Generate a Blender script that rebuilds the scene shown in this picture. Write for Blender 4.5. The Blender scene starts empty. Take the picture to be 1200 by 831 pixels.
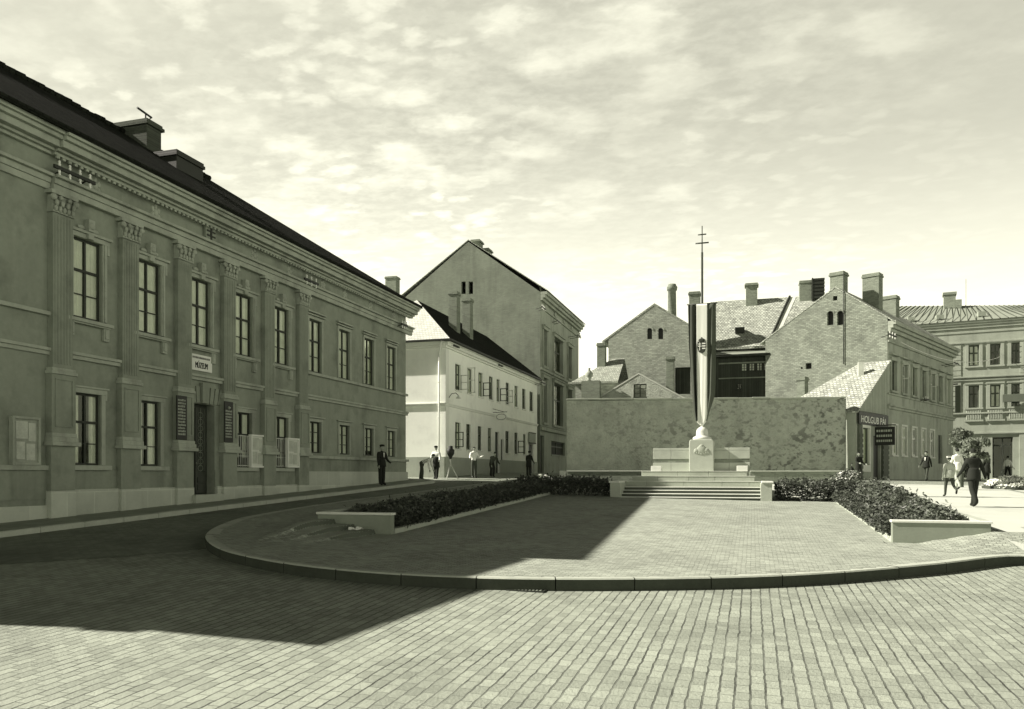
import bpy, bmesh, math, random
from mathutils import Vector, Matrix, noise as mnoise
R = math.radians
random.seed(11)
SC = bpy.context.scene
COL = SC.collection

# ------------------------------------------------------------------ camera
FPX, CX, HY, EYE = 930.0, 600.0, 556.0, 2.05          # focal length and horizon of the 1200x831 photograph
TANA = 282.0 / 930.0
ANG = math.atan(TANA); CA, SA = math.cos(ANG), math.sin(ANG)
cam = bpy.data.cameras.new('camera'); camo = bpy.data.objects.new('camera', cam); COL.objects.link(camo)
cam.sensor_width = 36.0; cam.lens = FPX / 1200 * 36.0
cam.shift_y = (HY - 415.5) / 1200.0
cam.clip_start = 0.1; cam.clip_end = 3000
camo.location = (0, 0, EYE); camo.rotation_euler = (R(90), 0, ANG)
SC.camera = camo

# ------------------------------------------------------------------ sun, sky, exposure
TOSUN = Vector((-1.0, -0.20, 0.737)).normalized()
sun = bpy.data.lights.new('sun', 'SUN'); suno = bpy.data.objects.new('sun', sun); COL.objects.link(suno)
sun.energy = 5.0; sun.angle = R(0.5); sun.color = (1.0, 0.93, 0.83)
suno.rotation_euler = TOSUN.to_track_quat('Z', 'Y').to_euler()
suno.location = (-60, 0, 60)
SC.view_settings.view_transform = 'Standard'; SC.view_settings.look = 'None'
SC.view_settings.gamma = 1.0; SC.view_settings.exposure = 1.05
SC.view_settings.use_curve_mapping = False

W = bpy.data.worlds.new('World'); SC.world = W; W.use_nodes = True
def build_world():
    nt = W.node_tree; nt.nodes.clear(); L = nt.links.new
    def n(t, **k):
        q = nt.nodes.new(t)
        for a, b in k.items(): setattr(q, a, b)
        return q
    def mth(op, a, b=None, c=None, clamp=False):
        q = n('ShaderNodeMath', operation=op); q.use_clamp = clamp
        for i, x in enumerate((a, b, c)):
            if x is None: continue
            if isinstance(x, (int, float)): q.inputs[i].default_value = x
            else: L(x, q.inputs[i])
        return q.outputs[0]
    def smooth(x, lo, hi, a=0.0, b=1.0):
        q = n('ShaderNodeMapRange'); q.interpolation_type = 'SMOOTHSTEP'
        L(x, q.inputs['Value']); q.inputs['From Min'].default_value = lo; q.inputs['From Max'].default_value = hi
        q.inputs['To Min'].default_value = a; q.inputs['To Max'].default_value = b
        return q.outputs[0]
    sky = n('ShaderNodeTexSky'); sky.sky_type = 'NISHITA'; sky.sun_disc = False
    sky.sun_elevation = math.asin(TOSUN.z); sky.sun_rotation = math.atan2(TOSUN.x, TOSUN.y)
    sky.air_density = 1.0; sky.dust_density = 2.0; sky.ozone_density = 1.0
    bw = n('ShaderNodeRGBToBW'); L(sky.outputs[0], bw.inputs[0])
    tc = n('ShaderNodeTexCoord')
    sep = n('ShaderNodeSeparateXYZ'); L(tc.outputs['Generated'], sep.inputs[0])
    x, y, z = sep.outputs
    zz = mth('ADD', mth('MAXIMUM', z, 0.0), 0.09)
    u = mth('DIVIDE', x, zz); v = mth('DIVIDE', y, zz)
    cmb = n('ShaderNodeCombineXYZ'); L(u, cmb.inputs[0]); L(v, cmb.inputs[1])
    mp = n('ShaderNodeMapping'); L(cmb.outputs[0], mp.inputs[0]); mp.inputs['Rotation'].default_value = (0, 0, R(-24)); mp.inputs['Scale'].default_value = (1.0, 1.35, 1)
    def nz(scale, det, rough, dist):
        q = n('ShaderNodeTexNoise'); L(mp.outputs[0], q.inputs['Vector'])
        q.inputs['Scale'].default_value = scale; q.inputs['Detail'].default_value = det
        q.inputs['Roughness'].default_value = rough; q.inputs['Distortion'].default_value = dist
        return q.outputs[0]
    big = smooth(nz(0.55, 3, .5, .1), .36, .64)
    dn = n('ShaderNodeTexNoise'); L(mp.outputs[0], dn.inputs['Vector']); dn.inputs['Scale'].default_value = 4.5; dn.inputs['Detail'].default_value = 5; dn.inputs['Roughness'].default_value = .62
    dv = n('ShaderNodeVectorMath', operation='MULTIPLY_ADD'); L(dn.outputs['Color'], dv.inputs[0]); dv.inputs[1].default_value = (.27, .27, 0); L(mp.outputs[0], dv.inputs[2])
    vo = n('ShaderNodeTexVoronoi'); vo.feature = 'SMOOTH_F1'; L(dv.outputs[0], vo.inputs['Vector']); vo.inputs['Scale'].default_value = 12.0; vo.inputs['Smoothness'].default_value = .45
    v2 = n('ShaderNodeTexVoronoi'); v2.feature = 'SMOOTH_F1'; L(dv.outputs[0], v2.inputs['Vector']); v2.inputs['Scale'].default_value = 5.6; v2.inputs['Smoothness'].default_value = .6
    pick = smooth(nz(.9, 3, .5, .2), .38, .60)
    fa = smooth(vo.outputs['Distance'], .14, .56, 1.0, 0.0); fb = smooth(v2.outputs['Distance'], .14, .58, 1.0, 0.0)
    flk = mth('ADD', mth('MULTIPLY', fa, pick), mth('MULTIPLY', fb, mth('SUBTRACT', 1.0, pick)))
    fin = smooth(nz(20, 4, .6, .2), .32, .70)
    belt = smooth(z, .11, .24)                                       # a belt of fleecy cloud, thinning to a bright veil at the horizon
    fleece = mth('ADD', mth('MULTIPLY', flk, .74), mth('MULTIPLY', fin, .26))
    side = smooth(x, .35, -.25, .25, 1.0)
    front = smooth(y, -.30, .55)
    west = smooth(x, .45, -.75)
    zen = smooth(z, .50, .60, 1.0, 0.0)
    veil = mth('ADD', smooth(z, .02, .44, 7.6, 3.2), mth('MULTIPLY', west, 1.1))
    cl = mth('MULTIPLY', belt, mth('ADD', mth('MULTIPLY', mth('SUBTRACT', fleece, .45), mth('MULTIPLY', side, mth('ADD', .75, mth('MULTIPLY', big, 1.9)))), mth('MULTIPLY', mth('SUBTRACT', big, .55), .55)))
    bright = mth('ADD', veil, cl)
    cov = mth('MULTIPLY', front, zen)
    low = smooth(z, .10, .36, 1.0, 0.0)                              # unseen low glow added to light the fronts; overhead darkened to deepen ground shade
    base = mth('ADD', mth('ADD', mth('MULTIPLY', bw.outputs[0], 0.06), .03), mth('MULTIPLY', low, 9.0))
    tot = mth('ADD', mth('MULTIPLY', bright, cov), mth('MULTIPLY', base, mth('SUBTRACT', 1.0, cov)))
    vs = n('ShaderNodeVectorMath', operation='SCALE'); vs.inputs[0].default_value = (1.0, 0.985, 0.80); L(tot, vs.inputs['Scale'])
    bg = n('ShaderNodeBackground'); L(vs.outputs[0], bg.inputs[0]); bg.inputs[1].default_value = 0.10
    out = n('ShaderNodeOutputWorld'); L(bg.outputs[0], out.inputs[0])
build_world()

# ------------------------------------------------------------------ pixels to places
def zplane_X(px, X):  return X / ((px - CX) / FPX * CA - SA)
def ray(px): return (px - CX) / FPX
def P(px, py, zc):
    xc = ray(px) * zc
    return Vector((xc * CA - zc * SA, xc * SA + zc * CA, EYE - (py - HY) * zc / FPX))
def XY(px, zc):
    p = P(px, HY, zc); return p.x, p.y
def G(X, Y):
    Yc = Y if Y < 47 else 47 + 3 * (1 - math.exp(-(Y - 47) / 3))
    return -.0176 * max(-40, min(40, X)) + .0375 * Yc
def PG(px, py, lift=0.0):
    k = (py - HY) / FPX; u = ray(px)
    zc = (EYE - lift) / (k + .041 - .006 * u)
    p = P(px, py, zc); return p.x, p.y

# ------------------------------------------------------------------ objects
def tag(o, label=None, cat=None, group=None, kind=None):
    if label: o['label'] = label
    if cat: o['category'] = cat
    if group: o['group'] = group
    if kind: o['kind'] = kind
    return o
def thing(name, label, cat, loc, group=None, rz=0.0):
    o = bpy.data.objects.new(name, None); COL.objects.link(o); o.empty_display_size = .3
    o.location = loc; o.rotation_euler = (0, 0, rz)
    return tag(o, label, cat, group)
def worldloc(o):
    v = Vector((0, 0, 0))
    while o is not None: v = v + o.location; o = o.parent
    return v
def copy_tree(o, parent=None):
    c = o.copy(); COL.objects.link(c)
    if parent is not None: c.parent = parent
    for ch in [q for q in bpy.data.objects if q.parent == o]: copy_tree(ch, c)
    return c

class MB:
    """collects shapes in world space, then links them as ONE mesh object"""
    def __init__(s, M=None): s.v = []; s.f = []; s.mi = []; s.M = M; s.cur = 0; s.sm = []
    def add(s, vs, fs, smooth=False):
        b = len(s.v)
        for p in vs:
            p = Vector(p); s.v.append(s.M @ p if s.M else p)
        for f in fs: s.f.append([b + i for i in f]); s.mi.append(s.cur); s.sm.append(smooth)
    def quad(s, a, b, c, d): s.add([a, b, c, d], [(0, 1, 2, 3)])
    def poly(s, pts): s.add(pts, [tuple(range(len(pts)))])
    def box(s, x0, x1, y0, y1, z0, z1):
        s.add([(x0,y0,z0),(x1,y0,z0),(x1,y1,z0),(x0,y1,z0),(x0,y0,z1),(x1,y0,z1),(x1,y1,z1),(x0,y1,z1)],
              [(0,3,2,1),(4,5,6,7),(0,1,5,4),(1,2,6,5),(2,3,7,6),(3,0,4,7)])
    def hexa(s, p):
        s.add(p, [(0,3,2,1),(4,5,6,7),(0,1,5,4),(1,2,6,5),(2,3,7,6),(3,0,4,7)])
    def prism(s, pts, dv):
        n = len(pts); dv = Vector(dv)
        s.add([Vector(p) for p in pts] + [Vector(p) + dv for p in pts],
              [tuple(range(n))[::-1], tuple(range(n, 2*n))] + [(i, (i+1) % n, n + (i+1) % n, n + i) for i in range(n)])
    def tube(s, a, b, r0, r1=None, n=8, smooth=True):
        a, b = Vector(a), Vector(b); r1 = r0 if r1 is None else r1
        d = (b - a).normalized(); t = Vector((0, 0, 1)) if abs(d.z) < .9 else Vector((1, 0, 0))
        e1 = d.cross(t).normalized(); e2 = d.cross(e1)
        vs = []
        for c, r in ((a, r0), (b, r1)):
            for i in range(n):
                w = 2 * math.pi * i / n; vs.append(c + e1 * (r * math.cos(w)) + e2 * (r * math.sin(w)))
        s.add(vs, [(i, (i+1) % n, n + (i+1) % n, n + i) for i in range(n)], smooth)
        s.add(vs[:n], [tuple(range(n))[::-1]]); s.add(vs[n:], [tuple(range(n))])
    def path(s, pts, r, n=6):
        for a, b in zip(pts, pts[1:]): s.tube(a, b, r, n=n)
    def lathe(s, c, prof, n=20):
        c = Vector(c); vs = []
        for r, z in prof:
            for i in range(n):
                w = 2 * math.pi * i / n; vs.append(c + Vector((r * math.cos(w), r * math.sin(w), z)))
        fs = []
        for k in range(len(prof) - 1):
            for i in range(n): fs.append((k*n+i, k*n+(i+1) % n, (k+1)*n+(i+1) % n, (k+1)*n+i))
        s.add(vs, fs, True)
    def ball(s, c, rx, ry=None, rz=None, n=10, m=7):
        ry = rx if ry is None else ry; rz = rx if rz is None else rz; c = Vector(c); vs = []; fs = []
        for j in range(m + 1):
            t = math.pi * j / m
            for i in range(n):
                w = 2 * math.pi * i / n
                vs.append(c + Vector((rx*math.sin(t)*math.cos(w), ry*math.sin(t)*math.sin(w), rz*math.cos(t))))
        for j in range(m):
            for i in range(n): fs.append((j*n+i, (j+1)*n+i, (j+1)*n+(i+1) % n, j*n+(i+1) % n))
        s.add(vs, fs, True)
    def build(s, name, mats, parent=None, bevel=0.0, loc=None, fix=True):
        me = bpy.data.meshes.new(name)
        o = bpy.data.objects.new(name, me); COL.objects.link(o)
        base = Vector(loc) if loc is not None else Vector((0, 0, 0))
        if parent is not None:
            o.parent = parent; base = worldloc(parent)
        elif loc is not None: o.location = loc
        me.from_pydata([p - base for p in s.v], [], s.f)
        if not isinstance(mats, (list, tuple)): mats = [mats]
        for m in mats: me.materials.append(m)
        for p, mi, sm in zip(me.polygons, s.mi, s.sm): p.material_index = min(mi, len(mats) - 1); p.use_smooth = sm
        if fix:
            bm = bmesh.new(); bm.from_mesh(me)
            if any(s.sm): bmesh.ops.remove_doubles(bm, verts=bm.verts, dist=1e-5)
            bmesh.ops.recalc_face_normals(bm, faces=bm.faces); bm.to_mesh(me); bm.free()
        if bevel:
            md = o.modifiers.new('bevel', 'BEVEL'); md.width = bevel; md.segments = 2; md.limit_method = 'ANGLE'; md.angle_limit = R(40)
        return o

class Fac:
    """a vertical plane: u along it, d out of it, z up"""
    def __init__(s, ox, oy, dx, dy, nx, ny):
        l = math.hypot(dx, dy); s.o = (ox, oy); s.d = (dx / l, dy / l); l = math.hypot(nx, ny); s.n = (nx / l, ny / l)
    def W(s, u, d, z): return Vector((s.o[0] + s.d[0]*u + s.n[0]*d, s.o[1] + s.d[1]*u + s.n[1]*d, z))
    def uz(s, px, py=HY, d=0.0):
        # ray from the camera through the pixel meets the plane
        r = ray(px); rx, ry = r * CA - SA, r * SA + CA
        ox, oy = s.o[0] + s.n[0]*d, s.o[1] + s.n[1]*d
        t = (ox * s.n[0] + oy * s.n[1]) / (rx * s.n[0] + ry * s.n[1])
        X, Y = rx * t, ry * t
        return (X - ox) * s.d[0] + (Y - oy) * s.d[1], EYE - (py - HY) * t / FPX
    def box(s, mb, u0, u1, d0, d1, z0, z1):
        mb.hexa([s.W(u0,d0,z0), s.W(u1,d0,z0), s.W(u1,d1,z0), s.W(u0,d1,z0), s.W(u0,d0,z1), s.W(u1,d0,z1), s.W(u1,d1,z1), s.W(u0,d1,z1)])
    def wall(s, mb, u0, u1, z0, z1, holes=(), depth=.3, d=0.0, cut=()):
        """a sheet of wall with real openings and reveals"""
        holes = list(holes); plain = len(holes); holes = holes + [(h[0], h[1], h[2], z1 + 1) for h in cut if h[2] < z1 <= h[3]]
        us = sorted({u0, u1, *[h[0] for h in holes], *[h[1] for h in holes]}); zs = sorted({z0, z1, *[h[2] for h in holes], *[h[3] for h in holes]})
        us = [q for q in us if u0 - 1e-6 <= q <= u1 + 1e-6]; zs = [q for q in zs if z0 - 1e-6 <= q <= z1 + 1e-6]
        for a, b in zip(us, us[1:]):
            for c, e in zip(zs, zs[1:]):
                m, k = (a+b)/2, (c+e)/2
                if any(h[0] < m < h[1] and h[2] < k < h[3] for h in holes): continue
                mb.quad(s.W(a,d,c), s.W(b,d,c), s.W(b,d,e), s.W(a,d,e))
        for a, b, c, e in [h[:4] for h in holes[:plain]]:
            q = [(a,c),(b,c),(b,e),(a,e)]
            for (ua, za), (ub, zb) in zip(q, q[1:] + q[:1]):
                mb.quad(s.W(ua,d,za), s.W(ub,d,zb), s.W(ub,d-depth,zb), s.W(ua,d-depth,za))

# ------------------------------------------------------------------ materials
def tintof(v):
    t = min(1, max(0, (v - .08) / .6))
    return (.87 + .10*t, 1.0, .765 + .145*t)
def nt_new(name):
    m = bpy.data.materials.new(name); m.use_nodes = True; nt = m.node_tree; nt.nodes.clear(); return m, nt
def pm(name, v, rough=.9, var=.22, nscale=1.3, stain=.0, sscale=.6, pat=None, size=(.25, .08), axes='xz', rot=0.0,
       mortar=.012, mv=.6, cvar=.12, bump=.25, bscale=28.0, bdist=.02, spec=.25, distort=.0, lscale=1.0, dscale=5.0, streak=.0, metal=0.0, lowv=None, island=0.0):
    """a weathered surface of value v (0..1) in the print's olive tone; pat lays bricks / setts / shingles / boards over it in metres"""
    m, nt = nt_new(name); L = nt.links.new
    def n(t, **k):
        q = nt.nodes.new(t)
        for a, b in k.items(): setattr(q, a, b)
        return q
    def mth(op, a, b=None, clamp=False):
        q = n('ShaderNodeMath', operation=op); q.use_clamp = clamp
        for i, x in enumerate((a, b)):
            if x is None: continue
            if isinstance(x, (int, float)): q.inputs[i].default_value = x
            else: L(x, q.inputs[i])
        return q.outputs[0]
    geo = n('ShaderNodeNewGeometry'); pos = geo.outputs['Position']
    def noise(scale, det=4, rough=.55, vec=None):
        q = n('ShaderNodeTexNoise'); L(vec if vec is not None else pos, q.inputs['Vector'])
        q.inputs['Scale'].default_value = scale; q.inputs['Detail'].default_value = det; q.inputs['Roughness'].default_value = rough
        return q.outputs[0]
    n1 = noise(nscale, 5); n2 = noise(nscale * 7.3, 3)
    f = mth('ADD', 1.0, mth('MULTIPLY', mth('SUBTRACT', mth('ADD', mth('MULTIPLY', n1, .65), mth('MULTIPLY', n2, .35)), .5), var * 3.2))
    if stain:
        st = n('ShaderNodeMapRange'); L(noise(sscale, 6, .62), st.inputs['Value']); st.inputs['From Min'].default_value = .5; st.inputs['From Max'].default_value = .72
        f = mth('MULTIPLY', f, mth('SUBTRACT', 1.0, mth('MULTIPLY', st.outputs[0], stain)))
    if streak:
        sm = n('ShaderNodeMapping'); sm.inputs['Scale'].default_value = (1.5, 1.5, .14); L(pos, sm.inputs[0])
        sr = n('ShaderNodeMapRange'); L(noise(1.0, 5, .6, sm.outputs[0]), sr.inputs['Value']); sr.inputs['From Min'].default_value = .48; sr.inputs['From Max'].default_value = .70
        f = mth('MULTIPLY', f, mth('SUBTRACT', 1.0, mth('MULTIPLY', sr.outputs[0], streak)))
    height = noise(bscale, 4, .6)
    if island:
        f = mth('MULTIPLY', f, mth('ADD', 1.0 - island, mth('MULTIPLY', geo.outputs['Random Per Island'], 2 * island)))
    if pat:
        vec = pos
        if rot:
            vr = n('ShaderNodeVectorRotate', rotation_type='Z_AXIS'); L(pos, vr.inputs['Vector']); vr.inputs['Angle'].default_value = rot; vec = vr.outputs[0]
        sp = n('ShaderNodeSeparateXYZ'); L(vec, sp.inputs[0])
        cb = n('ShaderNodeCombineXYZ'); ix = {'x': 0, 'y': 1, 'z': 2}
        L(sp.outputs[ix[axes[0]]], cb.inputs[0]); L(sp.outputs[ix[axes[1]]], cb.inputs[1])
        bv = cb.outputs[0]
        if lscale != 1.0:
            vl = n('ShaderNodeVectorMath', operation='MULTIPLY'); L(bv, vl.inputs[0]); vl.inputs[1].default_value = (lscale, 1, 1); bv = vl.outputs[0]
        if distort:
            nq = n('ShaderNodeTexNoise'); L(pos, nq.inputs['Vector']); nq.inputs['Scale'].default_value = dscale; nq.inputs['Detail'].default_value = 3
            va = n('ShaderNodeVectorMath', operation='MULTIPLY_ADD'); L(nq.outputs['Color'], va.inputs[0]); va.inputs[1].default_value = (distort,) * 3; L(bv, va.inputs[2]); bv = va.outputs[0]
        bt = n('ShaderNodeTexBrick'); L(bv, bt.inputs['Vector'])
        bt.inputs['Color1'].default_value = (1 - cvar,) * 3 + (1,); bt.inputs['Color2'].default_value = (1 + cvar,) * 3 + (1,); bt.inputs['Mortar'].default_value = (1, 1, 1, 1)
        bt.inputs['Scale'].default_value = 1.0; bt.inputs['Mortar Size'].default_value = mortar; bt.inputs['Mortar Smooth'].default_value = .35
        bt.inputs['Brick Width'].default_value = size[0] * lscale; bt.inputs['Row Height'].default_value = size[1]; bt.inputs['Bias'].default_value = 0
        jn = n('ShaderNodeMapRange'); L(noise(1.7, 4, .6), jn.inputs['Value']); jn.inputs['From Min'].default_value = .35; jn.inputs['From Max'].default_value = .65; jn.inputs['To Min'].default_value = .45; jn.inputs['To Max'].default_value = 1.2
        f = mth('MULTIPLY', f, mth('MULTIPLY', bt.outputs['Color'], mth('SUBTRACT', 1.0, mth('MULTIPLY', mth('MULTIPLY', bt.outputs['Fac'], jn.outputs[0]), 1 - mv))))
        height = mth('ADD', mth('MULTIPLY', mth('SUBTRACT', 1.0, bt.outputs['Fac']), 1.0), mth('MULTIPLY', height, .5))
    f = mth('MULTIPLY', f, v); f = mth('MAXIMUM', f, .008); f = mth('MINIMUM', f, .9)
    vs = n('ShaderNodeVectorMath', operation='SCALE'); vs.inputs[0].default_value = tintof(v); L(f, vs.inputs['Scale'])
    bs = n('ShaderNodeBsdfPrincipled'); L(vs.outputs[0], bs.inputs['Base Color'])
    bs.inputs['Roughness'].default_value = rough; bs.inputs['Specular IOR Level'].default_value = spec; bs.inputs['Metallic'].default_value = metal
    if bump:
        b = n('ShaderNodeBump'); b.inputs['Strength'].default_value = bump; b.inputs['Distance'].default_value = bdist
        L(height, b.inputs['Height']); L(b.outputs[0], bs.inputs['Normal'])
    o = n('ShaderNodeOutputMaterial'); L(bs.outputs[0], o.inputs[0])
    return m
def glass_mat():
    m, nt = nt_new('window_glass'); L = nt.links.new
    t = nt.nodes.new('ShaderNodeBsdfTransparent'); t.inputs[0].default_value = (.95, .97, .92, 1)
    g = nt.nodes.new('ShaderNodeBsdfGlossy'); g.inputs['Roughness'].default_value = .05; g.inputs[0].default_value = (.9, .95, .8, 1)
    lw = nt.nodes.new('ShaderNodeLayerWeight'); lw.inputs[0].default_value = .32
    mx = nt.nodes.new('ShaderNodeMixShader'); L(lw.outputs['Fresnel'], mx.inputs[0]); L(t.outputs[0], mx.inputs[1]); L(g.outputs[0], mx.inputs[2])
    o = nt.nodes.new('ShaderNodeOutputMaterial'); L(mx.outputs[0], o.inputs[0]); return m
GLASS = glass_mat()
M = {}
M['setts'] = pm('stone_setts', .325, lscale=2.6, dscale=6.5, pat=1, size=(.20, .122), axes='yx', mortar=.0105, mv=.36, cvar=.16, var=.20, nscale=.9, stain=.34, sscale=.55, bump=1.0, bdist=.022, bscale=30, distort=.035, rough=.8)
M['road'] = pm('worn_road_setts', .20, lscale=2.6, dscale=6.5, pat=1, size=(.20, .122), axes='yx', mortar=.009, mv=.55, cvar=.14, var=.22, nscale=.8, stain=.4, sscale=.35, bump=.9, bscale=30, bdist=.018, distort=.035)
M['plaza'] = pm('plaza_paving', .385, pat=1, size=(.14, .062), axes='xy', mortar=.007, mv=.5, cvar=.22, var=.22, nscale=.9, stain=.2, sscale=.5, bump=1.0, bdist=.02, bscale=34, distort=.05)
M['pave'] = pm('pavement_slabs', .26, pat=1, size=(.7, .55), axes='yx', mortar=.012, mv=.6, cvar=.1, var=.15, bump=.4, bdist=.01)
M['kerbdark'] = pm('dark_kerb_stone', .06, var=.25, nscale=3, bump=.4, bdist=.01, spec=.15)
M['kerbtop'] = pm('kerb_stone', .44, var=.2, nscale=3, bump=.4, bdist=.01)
M['earth'] = pm('earth', .06, var=.3, nscale=3, bump=.8, bdist=.04)
M['museum'] = pm('museum_plaster', .28, var=.20, nscale=1.3, stain=.36, sscale=.9, streak=.17, bump=.25, bdist=.008)
M['museum_low'] = pm('museum_low_plaster', .27, streak=.3, var=.2, nscale=1.6, stain=.3, sscale=1.2, bump=.3, bdist=.008)
M['trim'] = pm('museum_mouldings', .38, streak=.3, var=.22, nscale=2.2, stain=.22, sscale=1.4, bump=.3, bdist=.006)
M['plinth'] = pm('plinth_stone', .46, var=.12, nscale=2, stain=.2, pat=1, size=(.95, 1.6), axes='yz', mortar=.012, mv=1.25, cvar=.09, bump=.2, bdist=.006)
M['roofdark'] = pm('dark_roof_tiles', .02, spec=.03, pat=1, size=(.22, .16), axes='yz', mortar=.02, mv=.5, cvar=.25, var=.25, bump=.8, bdist=.03)
M['woodframe'] = pm('dark_window_wood', .042, var=.2, nscale=6, bump=.1, rough=.6)
M['door'] = pm('dark_door_wood', .05, var=.25, nscale=6, bump=.2, rough=.55)
M['ironwork'] = pm('door_grille_iron', .24, var=.2, bump=.1, rough=.6)
M['curtain'] = pm('white_curtain', .66, var=.2, nscale=5, pat=1, size=(.05, 30), axes='yz', mortar=.008, mv=.8, cvar=.06, bump=.2, bdist=.01)
M['darkroom'] = pm('dim_interior', .03, bump=0)
M['iron'] = pm('dark_iron', .03, var=.2, bump=.1, rough=.6)
M['porcelain'] = pm('porcelain', .75, var=.05, bump=0, rough=.3, spec=.5)
M['whitewash'] = pm('whitewash', .90, streak=.05, var=.07, nscale=.8, stain=.12, sscale=.7, bump=.2, bdist=.006)
M['whitetrim'] = pm('white_mouldings', .78, var=.08, bump=.2, bdist=.005)
M['greybase'] = pm('grey_base_plaster', .40, var=.2, nscale=1.2, stain=.3, bump=.3, bdist=.008)
M['palewood'] = pm('white_paint_wood', .62, var=.15, nscale=5, bump=.1, rough=.6)
M['shutter'] = pm('grey_window_wood', .10, var=.2, nscale=5, bump=.15, rough=.7)
M['gable_brick'] = pm('rough_brick_gable', .40, dscale=9.0, pat=1, size=(.26, .10), axes='xz', mortar=.014, mv=.78, cvar=.22, var=.26, nscale=1.1, stain=.3, sscale=.8, bump=1.0, bdist=.05, distort=.045)
M['gable_dark'] = pm('weathered_gable_plaster', .23, streak=.2, pat=1, size=(.30, .09), axes='xz', mortar=.012, mv=.85, cvar=.08, var=.24, nscale=.45, stain=.28, sscale=.35, bump=.5, bdist=.02, distort=.04)
M['tallplaster'] = pm('grey_stucco', .36, streak=.25, var=.16, nscale=.9, stain=.25, bump=.3, bdist=.01)
M['tallbase'] = pm('grey_stucco_base', .25, var=.2, nscale=.9, stain=.3, bump=.3, bdist=.01, pat=1, size=(40, .35), axes='yz', mortar=.015, mv=.75)
M['rubble'] = pm('rendered_rubble', .44, var=.30, nscale=1.6, stain=.15, sscale=.5, streak=.12, bump=1.0, bdist=.07, bscale=11)
M['chim'] = pm('chimney_brick', .20, pat=1, size=(.25, .08), axes='xz', mortar=.012, mv=1.2, cvar=.2, var=.2, bump=.5, bdist=.015)
M['chim_dark'] = pm('sooty_chimney_brick', .07, pat=1, size=(.25, .08), axes='xz', mortar=.012, mv=1.2, cvar=.2, var=.2, bump=.5, bdist=.015)
M['chim_w'] = pm('chimney_whitewash', .55, var=.2, nscale=2, bump=.4, bdist=.01)
M['shingle'] = pm('pale_shingle_roof', .47, pat=1, size=(.22, .15), axes='xz', mortar=.03, mv=.42, cvar=.32, var=.2, nscale=1, bump=1.0, bdist=.06, distort=.06)
M['tile_sunlit'] = pm('sunlit_hip_tiles', .62, pat=1, size=(.18, .14), axes='xz', mortar=.018, mv=.65, cvar=.12, var=.12, nscale=1, bump=.7, bdist=.03, distort=.03)  # brightness of the sunlit hip slope put into the tile colour
M['planterstone'] = pm('planter_stone', .25, var=.14, nscale=3, stain=.15, bump=.3, bdist=.006)
M['stepstone'] = pm('smooth_step_stone', .36, var=.20, nscale=2.5, stain=.25, bump=.6, bdist=.012)
M['apron'] = pm('worn_apron_stone', .33, var=.26, nscale=2.5, stain=.35, sscale=1.5, bump=.9, bdist=.02, bscale=40, pat=1, size=(.6, .3), axes='xy', mortar=.012, mv=.6, cvar=.1, distort=.04)
M['shingle2'] = pm('small_roof_tiles', .40, pat=1, size=(.16, .13), axes='xz', mortar=.02, mv=.5, cvar=.25, var=.2, nscale=1, bump=.9, bdist=.04, distort=.03)
M['planks_dark'] = pm('tarred_boards', .05, pat=1, size=(.16, 30), axes='xz', mortar=.012, mv=.4, cvar=.2, var=.25, bump=.5, bdist=.015)
M['sheet'] = pm('grey_sheet_metal', .30, var=.15, bump=.15, rough=.55, spec=.4)
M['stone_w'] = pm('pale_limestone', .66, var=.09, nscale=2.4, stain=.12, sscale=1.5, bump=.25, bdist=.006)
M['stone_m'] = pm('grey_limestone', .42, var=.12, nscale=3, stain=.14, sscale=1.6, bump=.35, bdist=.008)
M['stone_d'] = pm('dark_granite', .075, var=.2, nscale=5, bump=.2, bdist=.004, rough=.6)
M['plaster_r'] = pm('corner_house_plaster', .38, streak=.25, var=.16, nscale=.9, stain=.3, sscale=.7, bump=.3, bdist=.01)
M['plaster_p'] = pm('palace_plaster', .33, streak=.2, var=.13, nscale=1.0, stain=.2, bump=.3, bdist=.01)
M['street_glare'] = pm('street_ground_glare', .53, var=.10, nscale=.8, stain=.12, sscale=.5, bump=.5, bdist=.01, bscale=40)  # street glare put into the colour, paler than the plaza paving
M['sign_riser_shade'] = pm('grey_sign_and_riser_shade', .12, var=.15, bump=0)
M['leaf'] = pm('hedge_leaf', .062, var=.3, nscale=2.5, bump=0, rough=.55, spec=.35, island=.45)
M['leaf2'] = pm('shrub_leaf', .085, var=.3, nscale=2.5, bump=0, rough=.5, spec=.4, island=.5)
M['leafpale'] = pm('pale_tree_leaf', .20, var=.25, nscale=2, bump=0, rough=.6, island=.45)
M['bark'] = pm('bark', .08, var=.3, bump=.5)
M['flower'] = pm('white_petals', .75, var=.1, bump=0, island=.15)
M['skin'] = pm('skin', .38, var=.08, bump=0, rough=.6)
M['suit'] = pm('dark_suit_cloth', .022, var=.2, nscale=8, bump=.1, rough=.9)
M['trousers'] = pm('grey_trouser_cloth', .06, var=.2, nscale=8, bump=.1)
M['shirt'] = pm('white_shirt_cloth', .72, var=.08, bump=.1)
M['lightcoat'] = pm('light_jacket_cloth', .42, var=.2, nscale=9, bump=.1)
M['hairm'] = pm('dark_hair', .02, bump=.2)
M['shoe'] = pm('black_shoes', .015, rough=.5, bump=0)
M['black'] = pm('black_paint', .02, rough=.5, bump=.05, spec=.3)
M['paper'] = pm('pale_paper', .48, var=.35, nscale=3.5, bump=0)
M['signwhite'] = pm('white_enamel', .72, var=.05, bump=0, rough=.5)
M['flagdark'] = pm('dark_flag_cloth', .055, var=.15, nscale=2, bump=.1)
M['flagmid'] = pm('dark_green_flag_cloth', .085, var=.15, nscale=2, bump=.1)
M['flagwhite'] = pm('white_flag_cloth', .90, var=.04, bump=.0)
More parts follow.
